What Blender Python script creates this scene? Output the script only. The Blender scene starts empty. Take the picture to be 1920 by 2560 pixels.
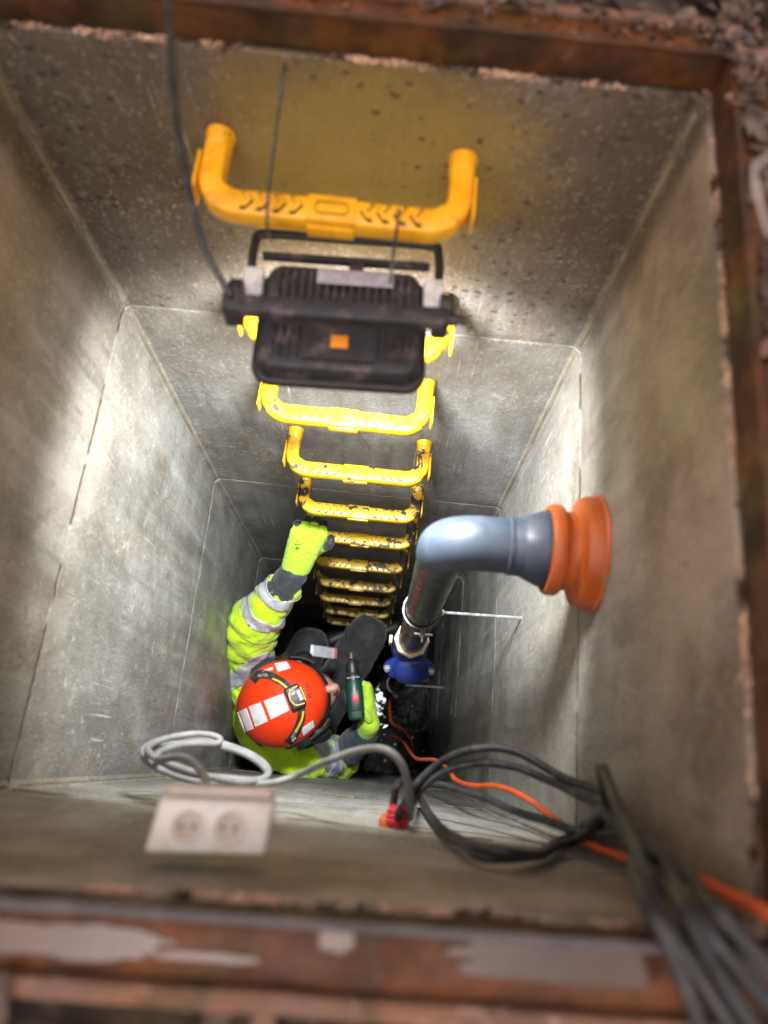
import bpy, bmesh, math, random
from mathutils import Vector, Matrix, noise
from mathutils.bvhtree import BVHTree

C = bpy.context.scene.collection
random.seed(7)
SC = bpy.context.scene
R = math.radians

# ------------------------------------------------------------------ camera
# rows: world X, Y, Z written in camera axes (right, down, forward)
CR = ((0.99581867, 0.09027499, -0.01398565),
      (0.09009976, -0.94532928, 0.31342397),
      (0.0150733, -0.31337355, -0.9495103))
F_PX, CX, CY = 1820.7, 960.0, 1280.0
KD = 1920 / 1659.0
cam_d = bpy.data.cameras.new('camera'); cam = bpy.data.objects.new('camera', cam_d); C.objects.link(cam)
cam.matrix_world = Matrix(((CR[0][0], -CR[0][1], -CR[0][2], 0), (CR[1][0], -CR[1][1], -CR[1][2], 0),
                           (CR[2][0], -CR[2][1], -CR[2][2], 0), (0, 0, 0, 1)))
cam_d.sensor_fit = 'VERTICAL'; cam_d.sensor_height = 36.0; cam_d.lens = 36.0 * F_PX / 2560
cam_d.clip_start = 0.02; cam_d.clip_end = 500
cam_d.dof.use_dof = True; cam_d.dof.focus_distance = 1.65; cam_d.dof.aperture_fstop = 2.5
SC.camera = cam

# ------------------------------------------------------------------ sky, sun, exposure
SUN_EL, SUN_AZ = R(70), R(200)
w = bpy.data.worlds.new("World"); SC.world = w; w.use_nodes = True
nt = w.node_tree; nt.nodes.clear()
sky = nt.nodes.new('ShaderNodeTexSky'); sky.sky_type = 'NISHITA'; sky.sun_disc = False
sky.sun_elevation = SUN_EL; sky.sun_rotation = SUN_AZ; sky.dust_density = 4; sky.air_density = 1.2
hs = nt.nodes.new('ShaderNodeHueSaturation'); hs.inputs['Saturation'].default_value = 0.12
wm = nt.nodes.new('ShaderNodeMix'); wm.data_type = 'RGBA'; wm.blend_type = 'MULTIPLY'; wm.inputs[0].default_value = 1
wm.inputs[7].default_value = (1.0, 0.85, 0.83, 1)
bg = nt.nodes.new('ShaderNodeBackground'); bg.inputs[1].default_value = 0.13
out = nt.nodes.new('ShaderNodeOutputWorld')
nt.links.new(sky.outputs[0], hs.inputs['Color']); nt.links.new(hs.outputs[0], wm.inputs[6])
nt.links.new(wm.outputs[2], bg.inputs[0]); nt.links.new(bg.outputs[0], out.inputs[0])
sun_d = bpy.data.lights.new('sun', 'SUN'); sun_d.energy = 0.9; sun_d.angle = R(120); sun_d.color = (1, .9, .8)
sun = bpy.data.objects.new('sun', sun_d); C.objects.link(sun)
sdir = Vector((math.sin(SUN_AZ) * math.cos(SUN_EL), math.cos(SUN_AZ) * math.cos(SUN_EL), math.sin(SUN_EL)))
sun.rotation_euler = sdir.to_track_quat('Z', 'Y').to_euler()
LAMP_W = 12.5
SC.view_settings.view_transform = 'Standard'; SC.view_settings.look = 'None'
SC.view_settings.exposure = 0.6; SC.view_settings.gamma = 1.0; SC.view_settings.use_curve_mapping = False
SC.cycles.use_denoising = True
SC.cycles.max_bounces = 8; SC.cycles.diffuse_bounces = 5; SC.cycles.glossy_bounces = 4
SC.cycles.sample_clamp_indirect = 6.0

# ------------------------------------------------------------------ helpers
def ray(xd, yd):
    c = ((xd * KD - CX) / F_PX, (yd * KD - CY) / F_PX, 1.0)
    return Vector([sum(CR[i][j] * c[j] for j in range(3)) for i in range(3)])
def at(xd, yd, depth): return ray(xd, yd) * depth
def on(xd, yd, axis, val):
    d = ray(xd, yd); return d * (val / d[axis])
def c5(x, y): return ((500 + .36166 * x) / KD, (1260 + .36166 * y) / KD)

def catmull(pts, n=8, closed=False):
    P = [Vector(p) for p in pts]; o = []
    m = len(P)
    for i in range(m if closed else m - 1):
        if closed: a, b, c, d = P[i - 1], P[i], P[(i + 1) % m], P[(i + 2) % m]
        else: a, b, c, d = P[max(i - 1, 0)], P[i], P[i + 1], P[min(i + 2, m - 1)]
        for k in range(n):
            t = k / n
            o.append(.5 * ((2 * b) + (c - a) * t + (2 * a - 5 * b + 4 * c - d) * t * t + (3 * b - a - 3 * c + d) * t ** 3))
    if not closed: o.append(P[-1])
    return o

class MB:
    def __init__(s): s.v = []; s.f = []; s.sm = []; s.mi = []; s.T = Matrix()
    def add(s, vs, fs, smooth=False, mi=0):
        b = len(s.v); s.v += [tuple(s.T @ Vector(p)) for p in vs]
        for f in fs: s.f.append(tuple(b + i for i in f)); s.sm.append(smooth); s.mi.append(mi)
        return s
    def box(s, c, d, mi=0):
        x, y, z = d[0] / 2, d[1] / 2, d[2] / 2
        vs = [(c[0] + a * x, c[1] + b * y, c[2] + e * z) for a in (-1, 1) for b in (-1, 1) for e in (-1, 1)]
        return s.add(vs, [(0, 1, 3, 2), (4, 6, 7, 5), (0, 4, 5, 1), (2, 3, 7, 6), (0, 2, 6, 4), (1, 5, 7, 3)], False, mi)
    def tube(s, pts, r, n=10, closed=False, sect=None, up=None, mi=0):
        P = [Vector(p) for p in pts]; m = len(P)
        rr = r if isinstance(r, (list, tuple)) else [r] * m
        T = []
        for i in range(m):
            a = P[i - 1] if (i or closed) else P[0]; b = P[(i + 1) % m] if (i < m - 1 or closed) else P[-1]
            t = b - a; T.append(t.normalized() if t.length > 1e-9 else Vector((0, 0, 1)))
        u = Vector(up) if up is not None else (Vector((0, 0, 1)) if abs(T[0].z) < .9 else Vector((1, 0, 0)))
        vs = []; fs = []
        sec = sect or [(math.cos(2 * math.pi * k / n), math.sin(2 * math.pi * k / n)) for k in range(n)]
        n = len(sec)
        for i in range(m):
            if up is not None and sect is not None: u = Vector(up)
            u = (u - T[i] * u.dot(T[i])); u = u.normalized() if u.length > 1e-6 else T[i].orthogonal().normalized()
            b = T[i].cross(u)
            for (x, y) in sec: vs.append(P[i] + (b * x + u * y) * rr[i])
        for i in range(m if closed else m - 1):
            j = (i + 1) % m
            for k in range(n):
                l = (k + 1) % n
                fs.append((i * n + k, i * n + l, j * n + l, j * n + k))
        s.add(vs, fs, True, mi)
        if not closed:
            b = len(s.v) - m * n
            s.f.append(tuple(b + k for k in range(n))[::-1]); s.sm.append(False); s.mi.append(mi)
            s.f.append(tuple(b + (m - 1) * n + k for k in range(n))); s.sm.append(False); s.mi.append(mi)
        return s
    def lathe(s, prof, o, axis, n=24, mi=0, caps=True, smooth=True):
        ax = Vector(axis).normalized(); u = ax.orthogonal().normalized(); b = ax.cross(u); o = Vector(o)
        vs = []; fs = []
        for (r, h) in prof:
            for k in range(n):
                a = 2 * math.pi * k / n; vs.append(o + ax * h + (u * math.cos(a) + b * math.sin(a)) * r)
        for i in range(len(prof) - 1):
            for k in range(n):
                l = (k + 1) % n; fs.append((i * n + k, i * n + l, (i + 1) * n + l, (i + 1) * n + k))
        s.add(vs, fs, smooth, mi)
        if caps:
            q = len(s.v) - len(vs)
            s.f.append(tuple(q + k for k in range(n))[::-1]); s.sm.append(False); s.mi.append(mi)
            s.f.append(tuple(q + (len(prof) - 1) * n + k for k in range(n))); s.sm.append(False); s.mi.append(mi)
        return s
    def ell(s, c, r, rot=None, n=16, mi=0):
        c = Vector(c); vs = []; fs = []; m = n // 2
        for i in range(m + 1):
            t = math.pi * i / m
            for k in range(n):
                a = 2 * math.pi * k / n
                p = Vector((r[0] * math.sin(t) * math.cos(a), r[1] * math.sin(t) * math.sin(a), r[2] * math.cos(t)))
                vs.append(c + (rot @ p if rot else p))
        for i in range(m):
            for k in range(n):
                l = (k + 1) % n; fs.append((i * n + k, (i + 1) * n + k, (i + 1) * n + l, i * n + l))
        return s.add(vs, fs, True, mi)
    def cap(s, a, b, ra, rb, n=14):
        a = Vector(a); b = Vector(b); s.ell(a, (ra,) * 3, n=n); s.ell(b, (rb,) * 3, n=n); s.tube([a, b], [ra, rb], n=n); return s
    def mesh(s, name, mats, bevel=0, seg=2, angle=35, auto=40):
        me = bpy.data.meshes.new(name); me.from_pydata(s.v, [], s.f)
        for m in (mats if isinstance(mats, (list, tuple)) else [mats]): me.materials.append(m)
        for p, sm, mi in zip(me.polygons, s.sm, s.mi): p.use_smooth = sm; p.material_index = mi
        bm = bmesh.new(); bm.from_mesh(me)
        bmesh.ops.remove_doubles(bm, verts=bm.verts, dist=1e-6)
        bmesh.ops.recalc_face_normals(bm, faces=bm.faces)
        if bevel:
            es = [e for e in bm.edges if len(e.link_faces) == 2 and e.calc_face_angle(0) > R(angle)]
            bmesh.ops.bevel(bm, geom=es, offset=bevel, segments=seg, profile=.5, affect='EDGES', clamp_overlap=True)
            for f in bm.faces: f.smooth = True
        for e in bm.edges:
            e.smooth = not (len(e.link_faces) == 2 and e.calc_face_angle(0) > R(auto))
        bm.to_mesh(me); bm.free(); return me
    def build(s, name, mats, parent=None, **k):
        o = bpy.data.objects.new(name, s.mesh(name, mats, **k)); C.objects.link(o)
        if parent: o.parent = parent; o.matrix_parent_inverse = parent.matrix_basis.inverted()
        return o

def tag(o, label=None, cat=None, group=None, kind=None):
    if label: o['label'] = label
    if cat: o['category'] = cat
    if group: o['group'] = group
    if kind: o['kind'] = kind
    return o
def thing(name, loc, label, cat, group=None):
    o = bpy.data.objects.new(name, None); o.empty_display_size = .05; C.objects.link(o); o.location = loc
    return tag(o, label, cat, group)
def link_mesh(name, me, parent=None):
    o = bpy.data.objects.new(name, me); C.objects.link(o)
    if parent: o.parent = parent; o.matrix_parent_inverse = parent.matrix_basis.inverted()
    return o
def copy_tree(o, parent=None):
    c = o.copy(); C.objects.link(c)
    if parent: c.parent = parent
    for ch in list(o.children): copy_tree(ch, c)
    return c
def setmat(o, a, b):
    pass

def sweep(name, path, r, mat, parent=None, n=10, closed=False, wob=0.0):
    mb = MB()
    if wob: path = [p + Vector((noise.noise(p * 30), noise.noise(p * 30 + Vector((5, 1, 2))), noise.noise(p * 30 + Vector((1, 9, 4))))) * wob for p in path]
    mb.tube(path, r, n=n, closed=closed)
    return mb.build(name, mat, parent)

# remesh union of overlapping solids into one continuous skin
def fuse(mb, name, mat, voxel=.006, smooth=4, parent=None, wr=None):
    tmp = bpy.data.objects.new('tmp', mb.mesh('tmp', mat)); C.objects.link(tmp)
    m = tmp.modifiers.new('r', 'REMESH'); m.mode = 'VOXEL'; m.voxel_size = voxel; m.use_smooth_shade = True
    if smooth:
        q = tmp.modifiers.new('s', 'SMOOTH'); q.iterations = smooth; q.factor = .5
    dg = bpy.context.evaluated_depsgraph_get()
    me = bpy.data.meshes.new_from_object(tmp.evaluated_get(dg)); me.name = name
    om = tmp.data; bpy.data.objects.remove(tmp); bpy.data.meshes.remove(om)
    me.materials.clear(); me.materials.append(mat)
    if wr:
        ns = [v.normal.copy() for v in me.vertices]
        for v, nn in zip(me.vertices, ns): v.co += nn * wr(v.co)
    for p in me.polygons: p.use_smooth = True
    return link_mesh(name, me, parent)
def bvh_of(o):
    me = o.data; return BVHTree.FromPolygons([o.matrix_world @ v.co for v in me.vertices], [tuple(p.vertices) for p in me.polygons])
def cast(bvh, xd, yd):
    d = ray(xd, yd).normalized(); loc, nor, i, dist = bvh.ray_cast(Vector((0, 0, 0)), d)
    if loc is None:
        loc, nor, i, dist = bvh.find_nearest(d * 2.0)
    if nor.dot(d) > 0: nor = -nor
    return loc, nor
def decal(name, quad, bvh, mat, parent, n=6, off=.0015, th=.001, m=None):
    m = m or n; a, b, c, d = [Vector(q) for q in quad]; top = []; bot = []
    for j in range(m + 1):
        for i in range(n + 1):
            u = i / n; v = j / m
            q = (a * (1 - u) + b * u) * (1 - v) + (d * (1 - u) + c * u) * v
            l, no = cast(bvh, q.x, q.y); top.append(l + no * (off + th)); bot.append(l + no * (off - .004))
    mb = MB(); W = n + 1
    fs = [(j * W + i, j * W + i + 1, (j + 1) * W + i + 1, (j + 1) * W + i) for j in range(m) for i in range(n)]
    ring = [i for i in range(n + 1)] + [j * W + n for j in range(1, m + 1)] + [m * W + i for i in range(n - 1, -1, -1)] + [j * W for j in range(m - 1, 0, -1)]
    N = len(top)
    side = [(ring[k], ring[(k + 1) % len(ring)], N + ring[(k + 1) % len(ring)], N + ring[k]) for k in range(len(ring))]
    mb.add(top + bot, fs, True); mb.f += side; mb.sm += [False] * len(side); mb.mi += [0] * len(side)
    return mb.build(name, mat, parent)
def text_decal(name, s, org, xdir, ydir, h, bvh, mat, parent, off=.003):
    cu = bpy.data.curves.new('t', 'FONT'); cu.body = s; cu.size = 1; cu.resolution_u = 3
    to = bpy.data.objects.new('t', cu); C.objects.link(to)
    dg = bpy.context.evaluated_depsgraph_get(); me = bpy.data.meshes.new_from_object(to.evaluated_get(dg))
    bpy.data.objects.remove(to)
    X = Vector(xdir).normalized() * h; Y = Vector(ydir).normalized() * h; O = Vector(org)
    for v in me.vertices:
        q = O + X * v.co.x + Y * v.co.y
        l, no = cast(bvh, q.x, q.y); v.co = l + no * off
    me.materials.clear(); me.materials.append(mat); me.name = name
    return link_mesh(name, me, parent)

# ------------------------------------------------------------------ materials
class NT:
    def __init__(s, name):
        s.m = bpy.data.materials.new(name); s.m.use_nodes = True; s.t = s.m.node_tree; s.n = s.t.nodes; s.l = s.t.links
        s.b = s.n['Principled BSDF']; s.geo = s.n.new('ShaderNodeNewGeometry'); s.pos = s.geo.outputs['Position']
    def lk(s, a, b): s.l.new(a, b)
    def mapd(s, scale=(1, 1, 1), rot=(0, 0, 0), src=None):
        m = s.n.new('ShaderNodeMapping'); m.inputs['Scale'].default_value = scale; m.inputs['Rotation'].default_value = rot
        s.lk(src or s.pos, m.inputs[0]); return m.outputs[0]
    def noise(s, scale, det=4, rough=.55, vec=None, dist=0):
        x = s.n.new('ShaderNodeTexNoise'); x.inputs['Scale'].default_value = scale; x.inputs['Detail'].default_value = det
        x.inputs['Roughness'].default_value = rough; x.inputs['Distortion'].default_value = dist
        s.lk(vec or s.pos, x.inputs['Vector']); return x.outputs[0]
    def voro(s, scale, vec=None, feat='F1', out=0, rnd=1):
        x = s.n.new('ShaderNodeTexVoronoi'); x.feature = feat; x.inputs['Scale'].default_value = scale
        x.inputs['Randomness'].default_value = rnd
        s.lk(vec or s.pos, x.inputs['Vector']); return x.outputs[out]
    def ramp(s, f, a, b, va=0., vb=1.):
        x = s.n.new('ShaderNodeMapRange'); x.interpolation_type = 'SMOOTHSTEP'
        for i, v in zip((1, 2, 3, 4), (a, b, va, vb)): x.inputs[i].default_value = v
        s.lk(f, x.inputs[0]); return x.outputs[0]
    def math(s, op, a, b=None):
        x = s.n.new('ShaderNodeMath'); x.operation = op
        for i, v in enumerate((a, b)):
            if v is None: continue
            if isinstance(v, (int, float)): x.inputs[i].default_value = v
            else: s.lk(v, x.inputs[i])
        return x.outputs[0]
    def mix(s, f, a, b, mode='MIX'):
        x = s.n.new('ShaderNodeMix'); x.data_type = 'RGBA'; x.blend_type = mode
        for i, v in ((0, f), (6, a), (7, b)):
            if isinstance(v, (int, float)): x.inputs[i].default_value = v
            elif isinstance(v, (tuple, list)): x.inputs[i].default_value = (*v, 1)
            else: s.lk(v, x.inputs[i])
        return x.outputs[2]
    def xyz(s, i, src=None):
        x = s.n.new('ShaderNodeSeparateXYZ'); s.lk(src or s.pos, x.inputs[0]); return x.outputs[i]
    def bump(s, h, dist, prev=None, strength=1):
        x = s.n.new('ShaderNodeBump'); x.inputs['Distance'].default_value = dist; x.inputs['Strength'].default_value = strength
        s.lk(h, x.inputs['Height'])
        if prev is not None: s.lk(prev, x.inputs['Normal'])
        return x.outputs[0]
    def set(s, col=None, rough=None, metal=0, normal=None, **kw):
        for k, v in (('Base Color', col), ('Roughness', rough), ('Metallic', metal), ('Normal', normal)):
            if v is None: continue
            if isinstance(v, (tuple, list)): s.b.inputs[k].default_value = (*v, 1)
            elif isinstance(v, (int, float)): s.b.inputs[k].default_value = v
            else: s.lk(v, s.b.inputs[k])
        for k, v in kw.items(): s.b.inputs[k.replace('_', ' ')].default_value = v
        return s.m

def simple(name, c1, c2=None, scale=20, rough=.5, metal=0, bs=0, bd=.0005, dirt=None, dscale=25, damt=.6, **kw):
    t = NT(name); col = c1
    if c2: col = t.mix(t.ramp(t.noise(scale, 5), .35, .65), c1, c2)
    if dirt:
        f = t.math('MULTIPLY', t.ramp(t.noise(dscale, 6, .65), .5, .7), damt)
        col = t.mix(f, col, dirt)
    nrm = t.bump(t.noise(bs, 5), bd) if bs else None
    r = t.ramp(t.noise(scale * 1.7 + 3, 4), .3, .7, max(rough - .1, .02), min(rough + .12, 1))
    return t.set(col, r, metal, nrm, **kw)

def concrete(name, ca, cb, cl, brown, brown_amt, holes=.0, scratch=.5, algae=False, wet=.75, top=None):
    t = NT(name)
    big = t.noise(4.5, 6, .6)
    col = t.mix(t.ramp(big, .35, .68), ca, cb)
    st = t.noise(1, 6, .6, t.mapd((26, 26, 1.4)), .4)                       # drips running down the wall
    col = t.mix(t.math('MULTIPLY', t.ramp(st, .5, .72), .5), col, cl)
    col = t.mix(t.math('MULTIPLY', t.ramp(st, .48, .3), .5), col, tuple(x * .5 for x in ca))
    bl = t.noise(7, 5, .7, t.mapd((1, 1, .6)), 1.2)
    col = t.mix(t.math('MULTIPLY', t.ramp(bl, .48, .66), brown_amt), col, brown)
    if top and len(top) == 5:
        z = t.math('ADD', t.xyz(2), t.math('MULTIPLY', t.math('SUBTRACT', t.noise(5, 6, .65, t.mapd((1, 1, .35))), .5), .42))
        col = t.mix(t.ramp(z, top[2], top[3], 0, top[4]), col, t.mix(t.ramp(t.noise(8, 6, .6), .35, .65), top[0], top[1]))
    elif top:                                                             # muddy wash and warm daylight brown put into the colour, thinning downwards
        z = t.math('ADD', t.xyz(2), t.math('MULTIPLY', t.math('SUBTRACT', t.noise(5, 6, .65, t.mapd((1, 1, .35))), .5), .42))
        z = t.math('ADD', z, t.math('MULTIPLY', t.ramp(t.xyz(1), .55, .62), .12))  # brown pulled further down on the shaded back wall
        f = t.ramp(z, -.93, -.66, 0, .92)
        mud_shade = t.mix(t.ramp(t.noise(8, 6, .6), .35, .65), top[0], top[1])
        back_shade = t.math('MULTIPLY', t.ramp(t.xyz(1), .56, .61), t.ramp(t.noise(4, 5, .6, t.mapd((1, 1, .4))), .25, .55, .6, 1.))  # shade of the upper back wall painted in, in uneven blotches
        mud_shade = t.mix(back_shade, mud_shade, (.072, .046, .027))
        col = t.mix(f, col, mud_shade)
    damp = t.ramp(t.noise(3.1, 5, .6, t.mapd((1, 1, .8))), .52, .64)
    col = t.mix(t.math('MULTIPLY', damp, .45), col, tuple(x * .55 for x in ca))
    grit = t.noise(170, 3, .7)
    col = t.mix(t.math('MULTIPLY', t.ramp(grit, .54, .72), .28), col, tuple(min(1, x * 1.9) for x in cl))
    col = t.mix(t.math('MULTIPLY', t.ramp(grit, .44, .3), .28), col, tuple(x * .45 for x in ca))
    mot = t.noise(34, 5, .7)
    col = t.mix(t.math('MULTIPLY', t.ramp(mot, .55, .72), .2 if algae else .35), col, cl)
    col = t.mix(t.math('MULTIPLY', t.ramp(mot, .45, .3), .4), col, tuple(x * .5 for x in ca))
    gp = t.noise(60, 4, .7); blot = t.ramp(t.noise(9, 3), .48, .62)
    effl = t.math('MULTIPLY', t.ramp(gp, .56, .68), t.math('MULTIPLY', blot, .22 if algae else .5))   # lime bloom
    col = t.mix(effl, col, (.5, .5, .48))
    if scratch:
        sc = t.noise(1, 3, .6, t.mapd((170, 170, 3.5), (R(28), R(6), 0)))
        zone = t.ramp(t.noise(4.2, 3), .56, .66)
        f = t.math('MULTIPLY', t.math('MULTIPLY', t.ramp(sc, .6, .7), zone), scratch)
        col = t.mix(f, col, (.52, .52, .5))
    y = t.xyz(1)
    if algae:
        z = t.xyz(2); x = t.xyz(0)
        d = t.math('ADD', t.math('POWER', t.math('MULTIPLY', t.math('ADD', x, .06), 4.6), 2), t.math('POWER', t.math('MULTIPLY', t.math('ADD', z, .66), 6.5), 2))
        d = t.math('ADD', d, t.math('MULTIPLY', t.math('SUBTRACT', t.noise(11, 5), .5), 1.6))
        f = t.math('MULTIPLY', t.ramp(d, 1.3, .1), t.ramp(y, .58, .6))
        col = t.mix(t.math('MULTIPLY', f, .75), col, (.25, .175, .035))
    nrm = t.bump(big, .004)
    if holes:
        wob = t.n.new('ShaderNodeVectorMath'); wob.operation = 'ADD'
        nz = t.n.new('ShaderNodeTexNoise'); nz.inputs['Scale'].default_value = 90; t.lk(t.pos, nz.inputs['Vector'])
        scl = t.n.new('ShaderNodeVectorMath'); scl.operation = 'SCALE'; scl.inputs['Scale'].default_value = .012
        t.lk(nz.outputs[1], scl.inputs[0]); t.lk(t.pos, wob.inputs[0]); t.lk(scl.outputs[0], wob.inputs[1])
        v = t.n.new('ShaderNodeTexVoronoi'); v.inputs['Scale'].default_value = 78; t.lk(t.mapd((.8, 1, 1.25), src=wob.outputs[0]), v.inputs['Vector'])
        pick = t.ramp(t.xyz(0, v.outputs[1]), .3, 1.)                # only some cells hold a void, of varied size
        h = t.math('LESS_THAN', t.math('DIVIDE', v.outputs[0], t.math('ADD', pick, .001)), .34)
        h = t.math('MULTIPLY', h, t.math('MULTIPLY', t.ramp(y, .58, .6), holes))
        h = t.math('MULTIPLY', h, t.ramp(t.noise(5, 2), .4, .56))
        col = t.mix(t.math('MULTIPLY', h, .8), col, (.03, .024, .018))
        nrm = t.bump(t.math('MULTIPLY', h, -1.), .004, nrm)
    nrm = t.bump(t.noise(1, 5, .7, t.mapd((95, 95, 40))), .0022, nrm)
    nrm = t.bump(grit, .0011, nrm)
    rg = t.math('SUBTRACT', t.ramp(t.noise(6, 4), .35, .65, wet - .15, wet + .12), t.math('MULTIPLY', damp, .22))
    return t.set(col, rg, 0, nrm)

def rusty(name, base=(.036, .018, .010), hot=(.19, .06, .014), pale=(.27, .16, .12), paleamt=.5, rough=.5, olive=(.045, .036, .012)):
    t = NT(name)
    col = t.mix(t.ramp(t.noise(14, 6, .65), .36, .66), base, hot)
    col = t.mix(t.math('MULTIPLY', t.ramp(t.noise(9, 4, .6, t.mapd((1, 1, .4))), .52, .66), .8), col, olive)
    col = t.mix(t.math('MULTIPLY', t.ramp(t.noise(60, 6, .75), .58, .72), paleamt), col, pale)
    nrm = t.bump(t.noise(80, 6, .7), .0018); nrm = t.bump(t.noise(16, 4), .003, nrm)
    return t.set(col, t.ramp(t.noise(20, 4), .4, .6, rough - .2, rough + .3), 0, nrm, Specular_IOR_Level=.22)

def yellow(name, c1, c2, wear, wearc=(.02, .018, .016), grime=.5, lead=0.):
    t = NT(name)
    col = t.mix(t.ramp(t.noise(25, 4), .4, .65), c1, c2)
    g = t.math('MULTIPLY', t.ramp(t.noise(55, 6, .7), .52, .7), grime)
    col = t.mix(g, col, (.2, .09, .02))
    z = t.xyz(2)
    wamt = t.ramp(z, -1.05, -2.3, 0, 1)                                # lower steps are trodden more and dirtier
    lo = t.math('SUBTRACT', .70 - wear * .08 + lead, t.math('MULTIPLY', wamt, .10 * wear))
    nz = t.noise(38, 5, .6, None, .6)
    x = t.n.new('ShaderNodeMapRange'); x.clamp = True
    t.lk(nz, x.inputs[0]); t.lk(lo, x.inputs[1]); t.lk(t.math('ADD', lo, .012), x.inputs[2])
    up = t.ramp(t.xyz(2, t.geo.outputs['Normal']), -.2, .3)
    f = t.math('MULTIPLY', x.outputs[0], up)
    col = t.mix(f, col, wearc)
    return t.set(col, t.ramp(nz, .4, .7, .28, .6), 0, t.bump(f, -.0006, t.bump(t.noise(140, 3), .0003)))

def fabric(name, c1, c2, scale=60, rough=.8, wr=.0025, dirt=None, sheen=.15):
    t = NT(name)
    col = t.mix(t.ramp(t.noise(scale, 4), .4, .65), c1, c2)
    if dirt: col = t.mix(t.math('MULTIPLY', t.ramp(t.noise(28, 6, .7), .55, .72), .55), col, dirt)
    n1 = t.bump(t.noise(45, 3, .5, None, .8), wr * 2); n2 = t.bump(t.noise(700, 2), .0003, n1)
    return t.set(col, rough, 0, n2, Sheen_Weight=sheen)

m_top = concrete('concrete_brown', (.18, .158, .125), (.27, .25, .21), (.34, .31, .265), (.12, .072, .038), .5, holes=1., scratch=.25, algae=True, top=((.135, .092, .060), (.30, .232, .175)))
m_mid = concrete('concrete_grey', (.165, .158, .142), (.275, .268, .245), (.37, .365, .345), (.15, .105, .058), .55, scratch=.8, top=((.16, .135, .10), (.26, .235, .19), -1.45, -1.0, .7))
m_low = concrete('concrete_grey_dark', (.14, .138, .128), (.235, .233, .218), (.33, .335, .32), (.13, .10, .065), .5, scratch=.6, wet=.6)
m_mortar = simple('mortar', (.21, .18, .14), (.14, .11, .075), 60, .9, bs=200, bd=.002, dirt=(.25, .17, .1))
m_silt = simple('corner_silt', (.13, .10, .06), (.21, .175, .12), 18, .9, bs=150, bd=.002)
m_crust = simple('mortar_crust', (.55, .36, .25), (.38, .22, .14), 45, .85, bs=120, bd=.003, dirt=(.1, .06, .05), dscale=30, damt=.9)
m_crust_d = simple('dark_crust', (.14, .09, .07), (.07, .05, .04), 45, .85, bs=120, bd=.002)
m_rust = rusty('rusty_steel', hot=(.095, .032, .010), pale=(.16, .09, .068), rough=.42)
m_rust_in = rusty('rusty_steel_inside', (.028, .014, .008), (.10, .034, .009), (.15, .1, .08), .3, .5)
m_rust_edge = rusty('rust_flaking_edge', (.13, .075, .055), (.2, .1, .06), (.42, .30, .24), .9, .6)
m_lip = rusty('steel_lip', (.06, .055, .06), (.10, .085, .085), (.2, .17, .17), .5, .45)
m_ledge = rusty('wet_rusty_ledge', (.055, .020, .009), (.15, .048, .013), (.13, .065, .04), .22, .24)
m_film = simple('puddle_water', (.035, .015, .008), (.07, .03, .015), 11, .10, bs=9, bd=.0008, IOR=1.58)
m_water = NT('pit_water'); m_water = m_water.set((.004, .005, .006), .012, 0, m_water.bump(m_water.noise(11, 3, .5, None, .6), .003), IOR=1.33, Specular_IOR_Level=.12)
m_yel = yellow('step_yellow', (.56, .35, .006), (.48, .275, .006), .8)
m_yel_leg = yellow('step_yellow_worn', (.62, .36, .006), (.52, .26, .006), 2.0, lead=.05)
m_yel_daylit = yellow('step_amber', (.80, .40, .008), (.72, .32, .006), .0, grime=.3)  # same yellow plastic, warm daylight cast painted in as amber
m_grime = simple('groove_grime', (.07, .035, .008), (.02, .014, .008), 120, .7)
m_blk = simple('black_plastic', (.018, .017, .02), (.028, .026, .03), 40, .55, bs=300, bd=.0002, dirt=(.13, .10, .09), dscale=38, damt=.8)
m_blk_s = simple('black_rubber', (.012, .012, .013), (.02, .02, .021), 60, .42)
m_silver = simple('brushed_metal', (.55, .56, .58), (.45, .46, .48), 50, .35, .8, dirt=(.2, .18, .16))
m_white = simple('lamp_paint', (.62, .63, .62), (.5, .5, .5), 50, .5, dirt=(.2, .17, .14))
m_lab = simple('label_foil', (.42, .42, .48), (.34, .34, .4), 120, .35, .3, dirt=(.2, .18, .2))
m_orange_b = simple('orange_badge', (.75, .26, .02), None, 20, .5)
m_led = NT('led_panel'); m_led = m_led.set((1, 1, 1), .5, Emission_Color=(.93, .97, 1, 1), Emission_Strength=25)
m_cable_d = simple('dark_cable', (.03, .03, .034), (.05, .05, .055), 60, .5, dirt=(.14, .12, .11), dscale=60, damt=.7)
m_cable_g = simple('grey_cable', (.20, .20, .197), (.155, .15, .142), 40, .5, bs=120, bd=.0003, dirt=(.2, .16, .12), dscale=50, damt=.6)
m_cable_b = simple('black_cable_sheath', (.012, .0125, .014), (.022, .023, .025), 60, .45, dirt=(.085, .068, .05), dscale=40, damt=.7)
m_hose = simple('orange_hose', (.52, .075, .012), (.42, .055, .010), 40, .45, dirt=(.2, .06, .02))
m_pvc = simple('grey_pvc', (.023, .033, .050), (.030, .042, .060), 15, .5, bs=60, bd=.0003, dirt=(.07, .066, .058), dscale=30, damt=.35)
m_pvc_s = simple('dark_steel_pipe', (.010, .012, .016), (.02, .022, .026), 30, .34, .0, dirt=(.12, .12, .11), dscale=60, damt=.3)
m_seal = simple('orange_seal', (.42, .09, .012), (.33, .065, .010), 14, .45, bs=70, bd=.0006, dirt=(.22, .13, .075), dscale=26, damt=.6)
m_blue = simple('blue_coating', (.005, .016, .115), (.006, .02, .15), 20, .35, dirt=(.02, .02, .05))
m_cream = simple('cream_gasket', (.55, .46, .28), (.46, .36, .2), 40, .5, dirt=(.2, .15, .08))
m_red_tape = simple('red_tape', (.5, .025, .04), (.42, .02, .03), 30, .4)
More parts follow.
